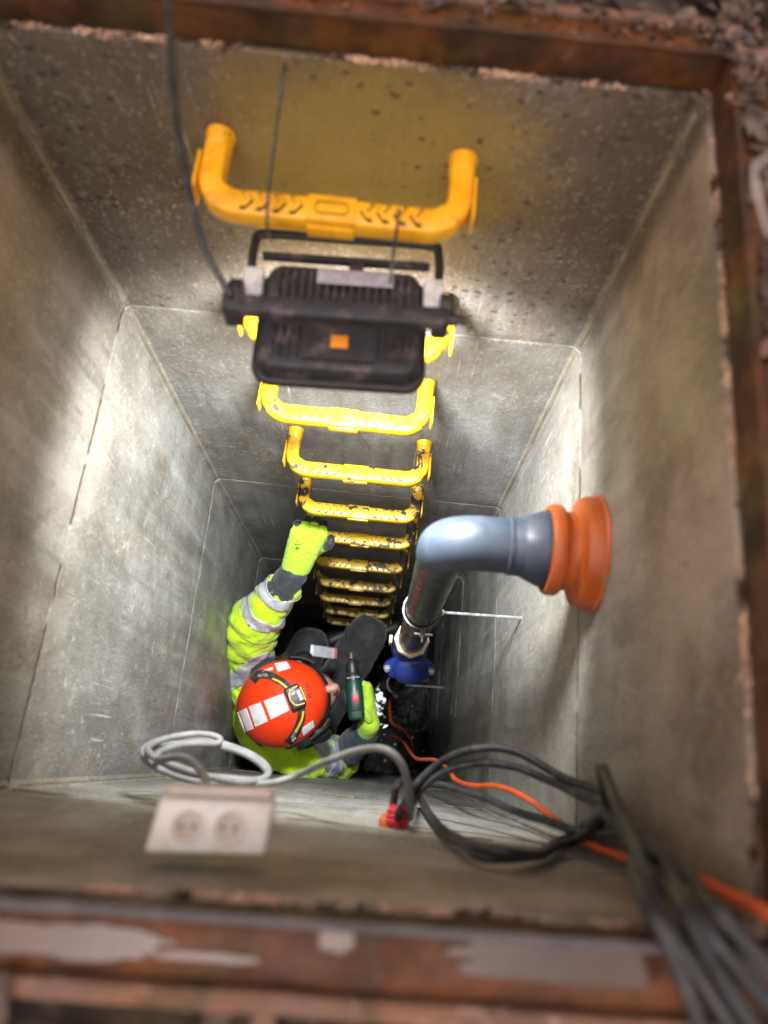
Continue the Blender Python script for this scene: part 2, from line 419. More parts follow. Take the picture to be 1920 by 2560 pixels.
m_sock = simple('white_socket_plastic', (.70, .665, .62), (.64, .60, .555), 30, .5, dirt=(.35, .25, .17), dscale=30, damt=.4)
m_sock_t = simple('dirty_socket_plastic', (.42, .35, .29), (.52, .45, .40), 30, .6)
m_hv = fabric('hi_vis_yellow', (.52, .78, .004), (.46, .7, .004), 30, .75, dirt=(.3, .42, .02), sheen=.2)
m_hv_d = fabric('hi_vis_seam', (.22, .34, .01), (.28, .42, .01), 30, .8)
m_petrol = fabric('petrol_fabric', (.012, .035, .05), (.018, .045, .06), 50)
m_char = fabric('charcoal_fabric', (.022, .026, .03), (.035, .038, .042), 50, dirt=(.08, .075, .07))
m_trous = fabric('dark_trouser_fabric', (.018, .019, .021), (.03, .031, .033), 40, dirt=(.075, .07, .06))
m_refl = simple('reflective_tape', (.62, .63, .68), (.52, .53, .58), 90, .4, .25, bs=60, bd=.001, dirt=(.25, .25, .26), dscale=60, damt=.5)
m_glove = fabric('glove_knit', (.42, .66, .03), (.34, .56, .025), 260, .9, .001, dirt=(.2, .3, .03))
m_glove_k = fabric('glove_black_coating', (.014, .014, .014), (.022, .022, .022), 90, .6)
m_skin = simple('skin', (.50, .26, .19), (.44, .21, .15), 50, .5, Subsurface_Weight=.1)
m_lips = simple('lips', (.42, .13, .11), None, 40, .45)
m_hair = simple('dark_hair', (.03, .02, .015), None, 40, .6)
m_eye = simple('eye_white', (.6, .55, .5), None, 40, .3)
m_helm = simple('helmet_orange_red', (.80, .045, .006), (.74, .04, .006), 12, .28, dirt=(.5, .05, .02), dscale=50, damt=.4)
m_stick = simple('white_sticker', (.72, .73, .73), (.62, .63, .62), 60, .4, dirt=(.4, .4, .4))
m_hl_y = simple('headlamp_yellow', (.72, .45, .02), None, 40, .4)
m_lens = simple('headlamp_lens', (.3, .32, .33), (.15, .16, .17), 150, .1)
m_drill = simple('drill_green', (.004, .05, .03), (.006, .06, .036), 30, .4)
m_red = simple('red_switch', (.6, .02, .03), None, 30, .4)
m_ink = simple('dark_print', (.02, .05, .015), None, 30, .7)
m_inkb = simple('black_print', (.01, .01, .01), None, 30, .5)
m_soil = simple('soil', (.022, .014, .009), (.05, .032, .02), 14, .95, bs=60, bd=.01, dirt=(.09, .06, .04), dscale=70, damt=.7)
m_leaf = [simple('dead_leaf_brown', (.12, .06, .035), (.2, .12, .08), 60, .6), simple('dead_leaf_dark', (.045, .025, .018), (.09, .055, .04), 60, .6), simple('dead_leaf_tan', (.28, .19, .12), (.2, .13, .08), 60, .6)]
m_grass = simple('grass_green', (.09, .16, .02), (.14, .2, .03), 30, .6)
m_foam = simple('foam_fleck', (.75, .76, .8), None, 30, .5)
m_twig = simple('pale_twig', (.4, .34, .3), (.3, .25, .22), 50, .7)

# ------------------------------------------------------------------ the shaft
Z0, Z1, Z2, Z3, Z4, Z5 = -.533, -1.0, -1.742, -2.53, -3.31, -4.0
Q0 = ((-.462, -.106), (.262, -.0875), (.262, .621), (-.462, .641))      # FL FR BR BL at the rim
Q1 = ((-.460, -.0865), (.266, -.092), (.268, .630), (-.456, .636))
Q2 = ((-.460, -.096), (.268, -.099), (.268, .614), (-.461, .624))
Q3 = ((-.462, -.096), (.267, -.096), (.268, .617), (-.464, .622))
def ring(name, za, qa, zb, qb, mat, label, inset=0, seed=0):
    """hollow box with chamfered inner corners, slightly uneven inner faces, eased joint edges"""
    ch = .011; nz = 26; nx = 26
    def loop(q, grow):
        pts = []
        for i in range(4):
            a = Vector(q[i - 1]); b = Vector(q[i]); c = Vector(q[(i + 1) % 4])
            d = ((b - a).normalized() - (c - b).normalized())
            b2 = b + d * grow; 
            p = b2 + (a - b).normalized() * ch; r = b2 + (c - b).normalized() * ch
            pts.append((p, r))
        o = []
        for i in range(4):
            o.append(pts[i][0]); o.append((pts[i][0] + pts[i][1]) / 2 * .7 + .3 * (Vector(q[i]) + (pts[i][0] - Vector(q[i])) * .4 + (pts[i][1] - Vector(q[i])) * .4))
            s, e = pts[i][1], pts[(i + 1) % 4][0]
            for k in range(nx): o.append(s.lerp(e, k / nx))
        return o
    rows = []
    h = za - zb
    lev = [(za, 0, .0025), (za - .002, .003 / h, .0008)] + [(za - .008 - (h - .016) * k / nz, (.008 + (h - .016) * k / nz) / h, 0) for k in range(nz + 1)] + [(zb + .002, 1 - .003 / h, .0008), (zb, 1, .0025)]
    vs = []
    cen = Vector(((qa[0][0] + qa[1][0]) / 2, (qa[0][1] + qa[2][1]) / 2))
    for z, t, g in lev:
        q = [Vector(a).lerp(Vector(b), t) for a, b in zip(qa, qb)]
        l = loop(q, g + inset); m = len(l)
        for p in l:
            P = Vector((p.x, p.y, z)); d = (p - cen)
            k = noise.noise(P * 5 + Vector((seed, 0, 0))) * .0016 + noise.noise(P * 22) * .0006
            dd = Vector((d.x if abs(d.x) > abs(d.y) else 0, d.y if abs(d.y) > abs(d.x) else 0)); dd = dd.normalized() if dd.length else dd
            vs.append((p.x + dd.x * k, p.y + dd.y * k, z))
    fs = []; L = len(lev)
    for i in range(L - 1):
        for j in range(m): fs.append((i * m + j, i * m + (j + 1) % m, (i + 1) * m + (j + 1) % m, (i + 1) * m + j))
    n0 = len(vs); W = .1
    oc = [(-.57, -.205), (.375, -.205), (.375, .75), (-.57, .75)]
    def outl(z):
        o = []
        per = m // 4
        for i in range(4):
            a = Vector(oc[i]); b = Vector(oc[(i + 1) % 4])
            for k in range(per): 
                p = a.lerp(b, k / per); o.append((p.x, p.y, z))
        return o
    vs += outl(za) + outl(zb)
    for j in range(m):
        k = (j + 1) % m
        fs.append((j, n0 + j, n0 + k, k)); b = (L - 1) * m
        fs.append((b + j, b + k, n0 + m + k, n0 + m + j)); fs.append((n0 + j, n0 + m + j, n0 + m + k, n0 + k))
    mb = MB(); mb.add(vs, fs, True)
    me = mb.mesh(name, mat, auto=30)
    o = link_mesh(name, me); return tag(o, label, 'concrete ring', 'stacked concrete shaft rings')
G = .0010
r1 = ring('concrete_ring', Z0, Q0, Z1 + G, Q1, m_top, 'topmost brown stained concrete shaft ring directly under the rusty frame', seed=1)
r2 = ring('concrete_ring', Z1 - G, Q1, Z2 + G, Q2, m_mid, 'second concrete shaft ring, scratched pale grey, level with the orange pipe seal', seed=2)
r3 = ring('concrete_ring', Z2 - G, Q2, Z3 + G, Q3, m_low, "third concrete shaft ring down, round the worker's shoulders and raised hand", seed=3)
r4 = ring('concrete_ring', Z3 - G, Q3, Z4 + G, Q3, m_low, 'fourth concrete shaft ring in the dark below the blue coupling', seed=4)
r5 = ring('concrete_ring', Z4 - G, Q3, Z5, Q3, m_low, 'lowest concrete shaft ring standing in the dark pit water', seed=5)
wallpaths = lambda q, z, e: [((q[0][0] + e, q[0][1] + e, z), (q[1][0] - e, q[1][1] + e, z)), ((q[1][0] - e, q[1][1] + e, z), (q[2][0] - e, q[2][1] - e, z)),
                             ((q[2][0] - e, q[2][1] - e, z), (q[3][0] + e, q[3][1] - e, z)), ((q[3][0] + e, q[3][1] - e, z), (q[0][0] + e, q[0][1] + e, z))]
def bead(name, a, b, r, mat, parent, seed, gap=.45, lump=1., jit=.7):
    """squeezed out mortar: runs of lumpy bead broken by gaps"""
    a = Vector(a); b = Vector(b); n = max(8, int((b - a).length / .006)); mb = MB(); run = []; rs = []
    for i in range(n + 1):
        p = a.lerp(b, i / n); k = noise.noise(p * 14 + Vector((seed * 3.1, 0, 0))) * .5 + .5
        k2 = noise.noise(p * 70 + Vector((seed, 4, 0)))
        if k > gap:
            run.append(p + Vector((noise.noise(p * 60), noise.noise(p * 60 + Vector((3, 3, 3))), noise.noise(p * 50 + Vector((8, 0, 1))))) * r * jit)
            rs.append(r * (.55 + .5 * lump * k2 + .35 * min(1, (k - gap) * 5)))
        if k <= gap or i == n:
            if len(run) > 2:
                rs[0] = rs[-1] = r * .15; mb.tube(run, [max(x, r * .12) for x in rs], n=6)
            run = []; rs = []
    if mb.v: return tag(mb.build(name, mat, parent), kind='stuff')
for rg, q, z, g in ((r1, Q1, Z1, .42), (r2, Q2, Z2, .5), (r3, Q3, Z3, .5), (r4, Q3, Z4, .5)):
    for i, (a, b) in enumerate(wallpaths(q, z, .001)): bead('mortar_seam', a, b, .0017, m_mortar, rg, i + z * 7, g)
# brown silt settled in the vertical corners
for rg, qa, za, qb, zb in ((r1, Q0, Z0, Q1, Z1), (r2, Q1, Z1, Q2, Z2), (r3, Q2, Z2, Q3, Z3)):
    for i in range(4):
        sx = 1 if i in (0, 3) else -1; sy = 1 if i in (0, 1) else -1
        a = Vector((qa[i][0] + sx * .004, qa[i][1] + sy * .004, za - .01)); b = Vector((qb[i][0] + sx * .004, qb[i][1] + sy * .004, zb + .01))
        bead('corner_silt', a, b, .0045, m_silt, rg, i * 2.3 + za, -9, .15, .12)
# pale crust between concrete and frame
def chips(name, a, b, seed, dens, mats, rmax):
    '''crumbled mortar and rust scale caught along an edge: many small angular bits in clumps'''
    a = Vector(a); b = Vector(b); mb = MB(); rnd = random.Random(seed); L = (b - a).length; t = (b - a).normalized(); o = Vector((t.y, -t.x, 0))
    for k in range(int(L * dens)):
        u = rnd.random(); p = a.lerp(b, u); c = noise.noise(p * 11 + Vector((seed, 0, 0))) + .5 * noise.noise(p * 45 + Vector((0, seed, 0)))
        if c < rnd.uniform(-.35, .25): continue
        s_ = rmax * rnd.uniform(.25, 1) * (.6 + .6 * max(0, c))
        n = 6; q = p + o * rnd.uniform(-.001, .0035) + Vector((0, 0, rnd.uniform(-.004, .0028)))
        M_ = Matrix.Translation(q) @ t.to_track_quat('X', 'Z').to_matrix().to_4x4() @ Matrix.Rotation(rnd.gauss(0, .5), 4, 'X') @ Matrix.Rotation(rnd.gauss(0, .35), 4, 'Z')
        e = (s_ * rnd.uniform(.8, 2.2), s_ * rnd.uniform(.5, .9), s_ * rnd.uniform(.4, .8)); mi = 0 if noise.noise(p * 22 + Vector((2, 5, seed))) > -.12 else rnd.choice((1, 2))
        vs = [(sx * e[0] * rnd.uniform(.6, 1), sy * e[1] * rnd.uniform(.6, 1), sz * e[2] * rnd.uniform(.6, 1)) for sx in (-1, 1) for sy in (-1, 1) for sz in (-1, 1)]
        mb.T = M_; mb.add(vs, [(0, 1, 3, 2), (4, 6, 7, 5), (0, 4, 5, 1), (2, 3, 7, 6), (0, 2, 6, 4), (1, 5, 7, 3)], False, mi)
    mb.T = Matrix()
    return tag(mb.build(name, mats, r1), kind='stuff')
for i, (a, b) in enumerate(wallpaths(Q0, Z0 + .0015, -.0012)):
    chips('mortar_crust', a, b, i + 3, (1900, 1500, 1700, 900)[i], [m_crust, m_crust_d, m_rust_in], (.0042, .0036, .0034, .003)[i])

# ------------------------------------------------------------------ rusty cover frame on top
fr = thing('cover_frame', (-.1, .26, Z0 + .002), 'rusty steel manhole cover frame round the top of the shaft', 'manhole frame')
ZL = -.494
def seg(a, b, o0, o1, z0, z1, name, mat, bev=.0015, rough=0.0):
    """bar along edge a-b, o0..o1 outward from the inner edge, z0..z1"""
    a = Vector(a); b = Vector(b); t = (b - a).normalized(); o = Vector((t.y, -t.x))
    n = 40; vs = []; fs = []
    for i in range(n + 1):
        k = i / n
        for (u, z) in ((o0, z0), (o1, z0), (o1, z1), (o0, z1)):
            p = (a - t * u).lerp(b + t * u, k) + o * u
            P = Vector((p.x, p.y, z))
            d = noise.noise(P * 35) * rough
            vs.append((p.x + o.x * d, p.y + o.y * d, z + noise.noise(P * 40 + Vector((9, 9, 9))) * rough))
    for i in range(n):
        for k in range(4): l = (k + 1) % 4; fs.append((i * 4 + k, i * 4 + l, i * 4 + 4 + l, i * 4 + 4 + k))
    fs += [(3, 2, 1, 0), (n * 4, n * 4 + 1, n * 4 + 2, n * 4 + 3)]
    mb = MB(); mb.add(vs, fs); return mb.build(name, mat, fr, bevel=bev, seg=2, angle=50)
for i in range(4):
    a, b = Q0[i], Q0[(i + 1) % 4]
    seg(a, b, .003, .0085, Z0 + .0045, ZL, 'upright_plate', m_rust_in, .001, .0006)
    seg(a, b, .0025, .0085, ZL + .0008, ZL + .0045, 'top_lip', m_lip if i == 0 else m_rust, .001, .0008)
    seg(a, b, .009, .042, ZL - .013, ZL - .006, 'ledge', m_ledge, .001, .0006)
    seg(a, b, .0425, .054, ZL - .02, ZL + (.004 if i == 0 else -.001), 'outer_edge', m_rust_edge, .002, .0016)
# puddles lying on the front ledge (and one on the right): irregular sheets
def puddle(cx, cy, lx, ly, ang, seed, z, label):
    n = 64; vs = [(0, 0, 0)]; ca, sa = math.cos(ang), math.sin(ang)
    for k in range(n):
        t = 2 * math.pi * k / n; c, s = math.cos(t), math.sin(t); e = 3.2
        q = (abs(c) ** e + abs(s) ** e) ** (-1 / e); w_ = 1 + .25 * noise.noise(Vector((c * 2.2, s * 2.2, seed))) + .16 * noise.noise(Vector((c * 7, s * 7, seed))) + .02 * noise.noise(Vector((c * 19, s * 19, seed)))
        x, y = lx * c * q * w_, ly * s * q * (1 + (w_ - 1) * 1.3); vs.append((x * ca - y * sa, x * sa + y * ca, 0))
    low = [(x * 1.02, y * 1.05, -.0012) for x, y, z_ in vs[1:]]
    mb = MB(); mb.add(vs + low, [(0, k, k % n + 1) for k in range(1, n + 1)] + [(k, n + k, n + k % n + 1, k % n + 1) for k in range(1, n + 1)], True)
    o = mb.build('puddle', m_film); o.location = (cx, cy, z); return tag(o, kind='structure')
ZP = ZL - .006 + .0015
def fw(xd, yd, off=.014): return on(xd, yd, 1, -.092 + off)
def ledge_pt(xd, yd): return on(xd, yd, 2, ZP)
for (x0, x1, yc, hh, sd) in ((985, 1430, 2080, 44, 1.), (-90, 340, 2030, 38, 2.2), (1450, 1530, 2095, 36, 5.), (690, 765, 2030, 26, 7.), (330, 560, 2068, 9, 3.3), (1570, 1670, 2100, 34, 8.2)):
    p = ledge_pt((x0 + x1) / 2, yc); q = ledge_pt(x1, yc + (x1 - x0) * .03); s_ = ledge_pt((x0 + x1) / 2, yc + hh)
    puddle(p.x, p.y, abs(q.x - p.x), min(abs(s_.y - p.y), .0150), R(1.5), sd, ZP, '')
puddle(.288, .33, .009, .09, 0, 4.4, ZP, ''); puddle(.29, .05, .008, .05, 0, 6.4, ZP, '')

# ------------------------------------------------------------------ ground round the frame
gq = [(-.516, -.161), (.316, -.143), (.316, .676), (-.516, .696)]
def ground():
    vs = []; fs = []; N = 40
    radii = [0, .01, .03, .06, .1, .15, .21, .28, .36, .45, .55, .7, .9, 1.3, 2.2, 5, 15, 60]
    base = []
    for i in range(4):
        for k in range(N): p = Vector(gq[i]).lerp(Vector(gq[(i + 1) % 4]), k / N); base.append(p)
    cen = Vector((-.1, .26))
    for r in radii:
        for p in base:
            d = (p - cen).normalized(); q = p + d * r
            P = Vector((q.x, q.y, 0))
            z = -.522 + min(r, .3) * .06 + (noise.noise(P * 9) * .012 + noise.noise(P * 28) * .007) * min(1, r * 12 + .2)
            vs.append((q.x, q.y, z))
    M_ = len(base)
    for i in range(len(radii) - 1):
        for j in range(M_): k = (j + 1) % M_; fs.append((i * M_ + j, i * M_ + k, (i + 1) * M_ + k, (i + 1) * M_ + j))
    mb = MB(); mb.add(vs, fs, True); return tag(mb.build('ground', m_soil), kind='structure')
ground()
def litter():
    mb = MB(); rnd = random.Random(3)
    cen = Vector((-.1, .26))
    cnt = 0
    while cnt < 2600:
        x = rnd.uniform(-.9, .75); y = rnd.uniform(-.5, 1.1)
        inside = -.52 < x < .318 and -.158 < y < .69
        if inside: continue
        cnt += 1
        L = rnd.uniform(.008, .03); W = L * rnd.uniform(.3, .6); a = rnd.uniform(0, 6.28); z = -.512 + rnd.random() ** 2 * .025
        M_ = Matrix.Translation((x, y, z)) @ Matrix.Rotation(a, 4, 'Z') @ Matrix.Rotation(rnd.gauss(0, .5), 4, 'X') @ Matrix.Rotation(rnd.gauss(0, .4), 4, 'Y')
        c = rnd.uniform(-.4, .4) * W
        mb.T = M_
        mb.add([(-L, 0, 0), (-L * .3, -W, c), (L * .4, -W * .8, c), (L, 0, 0), (L * .4, W * .8, c), (-L * .3, W, c), (0, 0, -c * .6)],
               [(0, 1, 6), (1, 2, 6), (2, 3, 6), (3, 4, 6), (4, 5, 6), (5, 0, 6)], True, rnd.choice((0, 1, 1, 1)) if y > 0 else rnd.choice((0, 1, 1, 2)))
    for q in range(420):
        if q < 230: x, y = .262 + abs(rnd.gauss(.012, .035)), .62 + rnd.gauss(.01, .05)
        elif q < 320: x, y = rnd.uniform(.275, .33), rnd.uniform(-.1, .65)
        else: x, y = rnd.uniform(-.5, .3), .64 + rnd.uniform(.012, .06)
        if x < .266 and y < .632: continue
        L = rnd.uniform(.004, .016); W = L * rnd.uniform(.3, .6); c = rnd.uniform(-.4, .4) * W
        mb.T = Matrix.Translation((x, y, ZL - .001 + rnd.random() * .012)) @ Matrix.Rotation(rnd.uniform(0, 6.28), 4, 'Z') @ Matrix.Rotation(rnd.gauss(0, .5), 4, 'X') @ Matrix.Rotation(rnd.gauss(0, .4), 4, 'Y')
        mb.add([(-L, 0, 0), (-L * .3, -W, c), (L * .4, -W * .8, c), (L, 0, 0), (L * .4, W * .8, c), (-L * .3, W, c), (0, 0, -c * .6)],
               [(0, 1, 6), (1, 2, 6), (2, 3, 6), (3, 4, 6), (4, 5, 6), (5, 0, 6)], True, rnd.choice((0, 1, 1, 1)))
    mb.T = Matrix()
    return tag(mb.build('leaf_litter', m_leaf), kind='stuff')
litter()
def crumbs():
    mb = MB(); rnd = random.Random(12)
    for i in range(260):
        k = rnd.choice((1, 2, 2, 2)); a = Vector(Q0[k]); b = Vector(Q0[(k + 1) % 4]); t = rnd.random() ** (.45 if k == 1 else 1.6) if k == 1 else rnd.random() ** 2.2
        t = 1 - rnd.random() ** 2.2 if k == 1 else rnd.random() ** 2.4
        p = a.lerp(b, t); tt = (b - a).normalized(); o = Vector((tt.y, -tt.x)) * rnd.uniform(.013, .05); s_ = rnd.uniform(.001, .0034)
        mb.ell((p.x + o.x, p.y + o.y, ZL - .004 + s_ * .4), (s_, s_ * rnd.uniform(.6, 1.2), s_ * .7), Matrix.Rotation(rnd.random() * 3, 3, 'Z'), n=6, mi=rnd.choice((0, 1, 1)))
    return tag(mb.build('soil_crumbs', [m_leaf[0], m_soil]), kind='stuff')
crumbs()
def grass():
    mb = MB(); rnd = random.Random(5)
    for cx in (-.22, -.1, .0, .03, -.33, .18):
        for i in range(16):
            x = cx + rnd.gauss(0, .012); y = rnd.uniform(-.19, -.165); h = rnd.uniform(.015, .04); a = rnd.uniform(0, 6.28); l = rnd.uniform(.01, .03); wd = .0016
            dx, dy = math.cos(a), math.sin(a); pts = [(x + dx * l * t * t, y + dy * l * t * t * .4, -.515 + h * t) for t in (0, .5, 1)]
            mb.add([(pts[0][0] - dy * wd, pts[0][1] + dx * wd, pts[0][2]), (pts[0][0] + dy * wd, pts[0][1] - dx * wd, pts[0][2]),
                    (pts[1][0] + dy * wd, pts[1][1] - dx * wd, pts[1][2]), (pts[1][0] - dy * wd, pts[1][1] + dx * wd, pts[1][2]), pts[2]], [(0, 1, 2, 3), (3, 2, 4)], True)
    return tag(mb.build('grass', m_grass), kind='stuff')
grass()
tw = sweep('bent_twig', catmull([at(1662, 510, .44), at(1645, 455, .44), at(1632, 400, .44), at(1630, 362, .435), at(1645, 348, .44), at(1662, 335, .45)], 5), .0016, m_twig, n=6)
tag(tw, 'thin pale bent twig lying on the rusty ledge at the right edge', 'twig')

# ------------------------------------------------------------------ pit water
mb = MB(); n = 40
vs = [(-.45 + .71 * i / n, -.09 + .70 * j / n, -3.72) for j in range(n + 1) for i in range(n + 1)]
mb.add(vs, [(j * (n + 1) + i, j * (n + 1) + i + 1, (j + 1) * (n + 1) + i + 1, (j + 1) * (n + 1) + i) for j in range(n) for i in range(n)], True)
tag(mb.build('water', m_water), kind='structure')
mb = MB(); mb.box((-.097, .262, -4.03), (.95, .95, .05)); tag(mb.build('pit_floor', m_low), kind='structure')
mb = MB(); rnd = random.Random(9)
for i in range(38):
    x, y = (rnd.gauss(.08, .06), rnd.uniform(-.06, .45)); r_ = rnd.choice((.0015, .002, .003, .0045))
    mb.ell((x, y, -3.72), (r_, r_ * rnd.uniform(.7, 1.3), r_ * .5), n=8)
tag(mb.build('foam_flecks', m_foam), kind='stuff')

# ------------------------------------------------------------------ step irons
YB = .627
def step_iron(label):
    root = thing('step_iron', (0, 0, 0), label, 'step iron', 'yellow step irons up the back wall')
    Wd, D = .135, .089                                                   # half width, projection of the tread's middle
    def rr(hw, hh, c=.0042):
        o = []
        for sx, sy, a0 in ((1, 1, 0), (-1, 1, 90), (-1, -1, 180), (1, -1, 270)):
            for k in range(3):
                a = R(a0 + 45 * k); o.append((sx * (hw - c) + c * math.cos(a), sy * (hh - c) + c * math.sin(a)))
        return o
    rad = .034
    arc = lambda cx, cy, a0, a1: [Vector((cx + rad * math.cos(R(a0 + (a1 - a0) * k / 8)), cy + rad * math.sin(R(a0 + (a1 - a0) * k / 8)), 0)) for k in range(9)]
    lc = arc(-Wd + rad, -D + rad, 180, 270); rc = arc(Wd - rad, -D + rad, 270, 360)
    mb = MB(); mb.tube([lc[4]] + lc[5:] + [Vector((-.05, -D, 0)), Vector((0, -D, 0)), Vector((.05, -D, 0))] + rc[:5], 1., sect=rr(.0150, .0118), up=(0, 0, 1)); 
    for k in range(len(mb.sm)): mb.sm[k] = True
    mb.build('tread_bar', m_yel, root, auto=50)
    for s, cc in ((-1, lc[:5]), (1, rc[4:])):
        base = Vector((s * Wd, 0, 0)); path = [base, Vector((s * Wd, -.02, 0)), Vector((s * Wd, -.04, 0))] + (cc if s < 0 else cc[::-1])
        path = [base, Vector((s * Wd, -.03, 0))] + (cc if s < 0 else list(reversed(cc)))
        m2 = MB(); m2.tube(path, 1., sect=rr(.0132, .0112), up=(0, 0, 1)); m2.build('leg', m_yel_leg, root, auto=50)
        m3 = MB(); m3.lathe([(.0135, -.02), (.0150, -.016), (.0155, -.003), (.0168, .0), (.0168, .003)], (s * Wd, -.0032, 0), (0, 1, 0), 18); m3.build('collar', m_yel, root)
        m4 = MB()
        x = s * (Wd + .0148)
        m4.add([(x - .0018, -.030, -.012), (x + .0018, -.030, -.012), (x + .0018, -.084, -.012), (x - .0018, -.084, -.012),
                (x - .0018, -.033, .0145), (x + .0018, -.033, .0145), (x + .0018, -.082, .0145), (x - .0018, -.082, .0145)],
               [(3, 2, 1, 0), (4, 5, 6, 7), (0, 1, 5, 4), (1, 2, 6, 5), (2, 3, 7, 6), (3, 0, 4, 7)])
        m4.build('side_guard', m_yel, root, bevel=.0008, seg=1)
    pm = MB(); pm.box((0, -D, 0), (.052, .0310, .0268)); pm.box((0, -D - .0162, -.005), (.05, .004, .016)); pm.build('centre_plate', m_yel, root, bevel=.0012, seg=2)
    ov = MB(); n = 24
    for r0, r1, z0, z1 in ((1., .82, .0117, .0132),):
        vs = []
        for (rr_, z) in ((1.06, .0130), (1., .0153), (.86, .0153), (.8, .0130)):
            for k in range(n):
                a = 2 * math.pi * k / n; vs.append((.012 * (1 if math.cos(a) > 0 else -1) + .0065 * rr_ * math.cos(a), -D + .0075 * rr_ * math.sin(a), z))
        ov.add(vs, [(i * n + k, i * n + (k + 1) % n, (i + 1) * n + (k + 1) % n, (i + 1) * n + k) for i in range(3) for k in range(n)], True)
    for k in range(len(ov.mi)): ov.mi[k] = 0 if n <= k < 2 * n else 1
    ov.build('oval_rib', [m_yel, m_grime], root)
    cm = None
    for s in (-1, 1):
        for k in range(4):
            x = s * (.036 + .0175 * k)
            if cm is None:
                c_ = MB(); a = .0078; t = .0028; z0, z1 = .0112, .0145
                pts = [(-a, a * 1.25), (0 - t * .4, 0), (-a, -a * 1.25), (-a + 2 * t, -a * 1.25), (t * 1.7, 0), (-a + 2 * t, a * 1.25)]
                c_.add([(p[0], p[1], z0) for p in pts] + [(p[0] * .85, p[1] * .88, z1) for p in pts], [(i, (i + 1) % 6, 6 + (i + 1) % 6, 6 + i) for i in range(6)] + [(6, 7, 10, 11), (7, 8, 9, 10)])
                c_.mi = [1] * 6 + [0, 0]
                c_.add([((p[0] + .0008) * 1.22 - .0008, p[1] * 1.16, .0112) for p in pts] + [((p[0] + .0008) * 1.22 - .0008, p[1] * 1.16, .0124) for p in pts], [(i, (i + 1) % 6, 6 + (i + 1) % 6, 6 + i) for i in range(6)] + [(6, 7, 10, 11), (7, 8, 9, 10)], False, 1)
                cm = c_.mesh('chevron', [m_yel, m_grime])
            o = bpy.data.objects.new('chevron', cm); C.objects.link(o); o.parent = root; o.location = (x, -D, 0)
            if s > 0: o.rotation_euler = (0, 0, math.pi)
    return root
LBL = ['amber yellow step iron at the very top with the floodlight tied to it',
       'second step iron from the top, mostly hidden behind the floodlight',
       'brightest clean yellow step iron just below the floodlight',
       'fourth step iron down, yellow with black worn patches on both legs',
       "fifth step iron down, directly above the worker's raised glove",
       "step iron gripped by the worker's raised glove",
       'step iron just below the one the gloved hand grips',
       'eighth step iron down, two below the one the gloved hand grips',
       "dim step iron third from the bottom, above the worker's knee",
       "dim step iron just behind the worker's raised knee",
       'lowest step iron, deep in shadow beyond the knee']
first = step_iron(LBL[0]); irons = [first]
for k in range(1, 11): irons.append(copy_tree(first))
SX = [-.094, -.09, -.099, -.085, -.084, -.083, -.092, -.104, -.116, -.118, -.12]
ZR = [-.641, -.900, -1.145, -1.402, -1.655, -1.89, -2.175, -2.46, -2.72, -2.98, -3.24]
for k, o in enumerate(irons):
    o.scale = (1, 1.03 if k == 0 else 1, 1)
    o['label'] = LBL[k]; o.location = (SX[k], YB + (.004 if k == 0 else 0), ZR[k])
    o.rotation_euler = (R([1.5, 0, .5, -1, 1, 0, -.5, 1, 0, 0, 0][k]), R([.6, -.5, .3, .5, -.4, .2, .3, 0, .3, 0, 0][k]), R([-.6, -.8, -1, -.4, -.7, -1, -.5, -.8, 0, 0, 0][k]))
    if k == 0:
        for ch in o.children: ch.data = ch.data.copy(); ch.data.materials[0] = m_yel_daylit

# ------------------------------------------------------------------ floodlight hanging under the top step iron
LC = at(738, 700, .80)
ez = Vector((0.03, .07, 1)).normalized(); ex = Vector((.995, .045, 0)); ex = (ex - ez * ex.dot(ez)).normalized(); ey = ez.cross(ex)
LM = Matrix((ex, ey, ez)).transposed().to_4x4(); LM.translation = LC
lamp = thing('floodlight', LC, 'black work floodlight hanging upside down from the top step iron, orange square on its back', 'floodlight')
def lpart(name, mb, mat, parent=lamp, **k):
    mb.T = Matrix(); mb.v = [tuple(LM @ Vector((p[0], p[1] * 1.18, p[2]))) for p in mb.v]; return mb.build(name, mat, parent, **k)
def rbox(w_, h_, z0, z1, c, taper=1., n=5):
    mb = MB(); o = []
    for sx, sy, a0 in ((1, 1, 0), (-1, 1, 90), (-1, -1, 180), (1, -1, 270)):
        for k in range(n + 1): a = R(a0 + 90 * k / n); o.append((sx * (w_ / 2 - c) + c * math.cos(a), sy * (h_ / 2 - c) + c * math.sin(a)))
    m = len(o); vs = [(x, y, z0) for x, y in o] + [(x * taper, y * taper, z1) for x, y in o]
    mb.add(vs, [(i, (i + 1) % m, m + (i + 1) % m, m + i) for i in range(m)] + [tuple(range(m))[::-1], tuple(range(m, 2 * m))]); return mb
lpart('housing', rbox(.180, .119, -.012, .012, .018, .94), m_blk, bevel=.003)
# bezel: raised rounded rim around the front
bz = MB(); o_ = []
for sx, sy, a0 in ((1, 1, 0), (-1, 1, 90), (-1, -1, 180), (1, -1, 270)):
    for k in range(6): a = R(a0 + 90 * k / 5); o_.append(Vector((sx * (.0885 - .016) + .016 * math.cos(a), sy * (.058 - .016) + .016 * math.sin(a), -.013)))
bz.tube(o_, .0065, n=8, closed=True); lpart('bezel', bz, m_blk_s)
for k in range(17):
    x = -.072 + .009 * k
    f = MB(); f.box((x, .028 if k % 3 else .027, .0148), (.004, .042, .005)); lpart('cooling_fin', f, m_blk, bevel=.0006, seg=1)
    f = MB(); f.box((x, -.029, .0138), (.004, .034, .003))
    if not (6 <= k <= 10): lpart('cooling_fin', f, m_blk, bevel=.0006, seg=1)
lpart('driver_box', rbox(.078, .036, .010, .0165, .003).add([], []), m_blk).location = ey * -.036
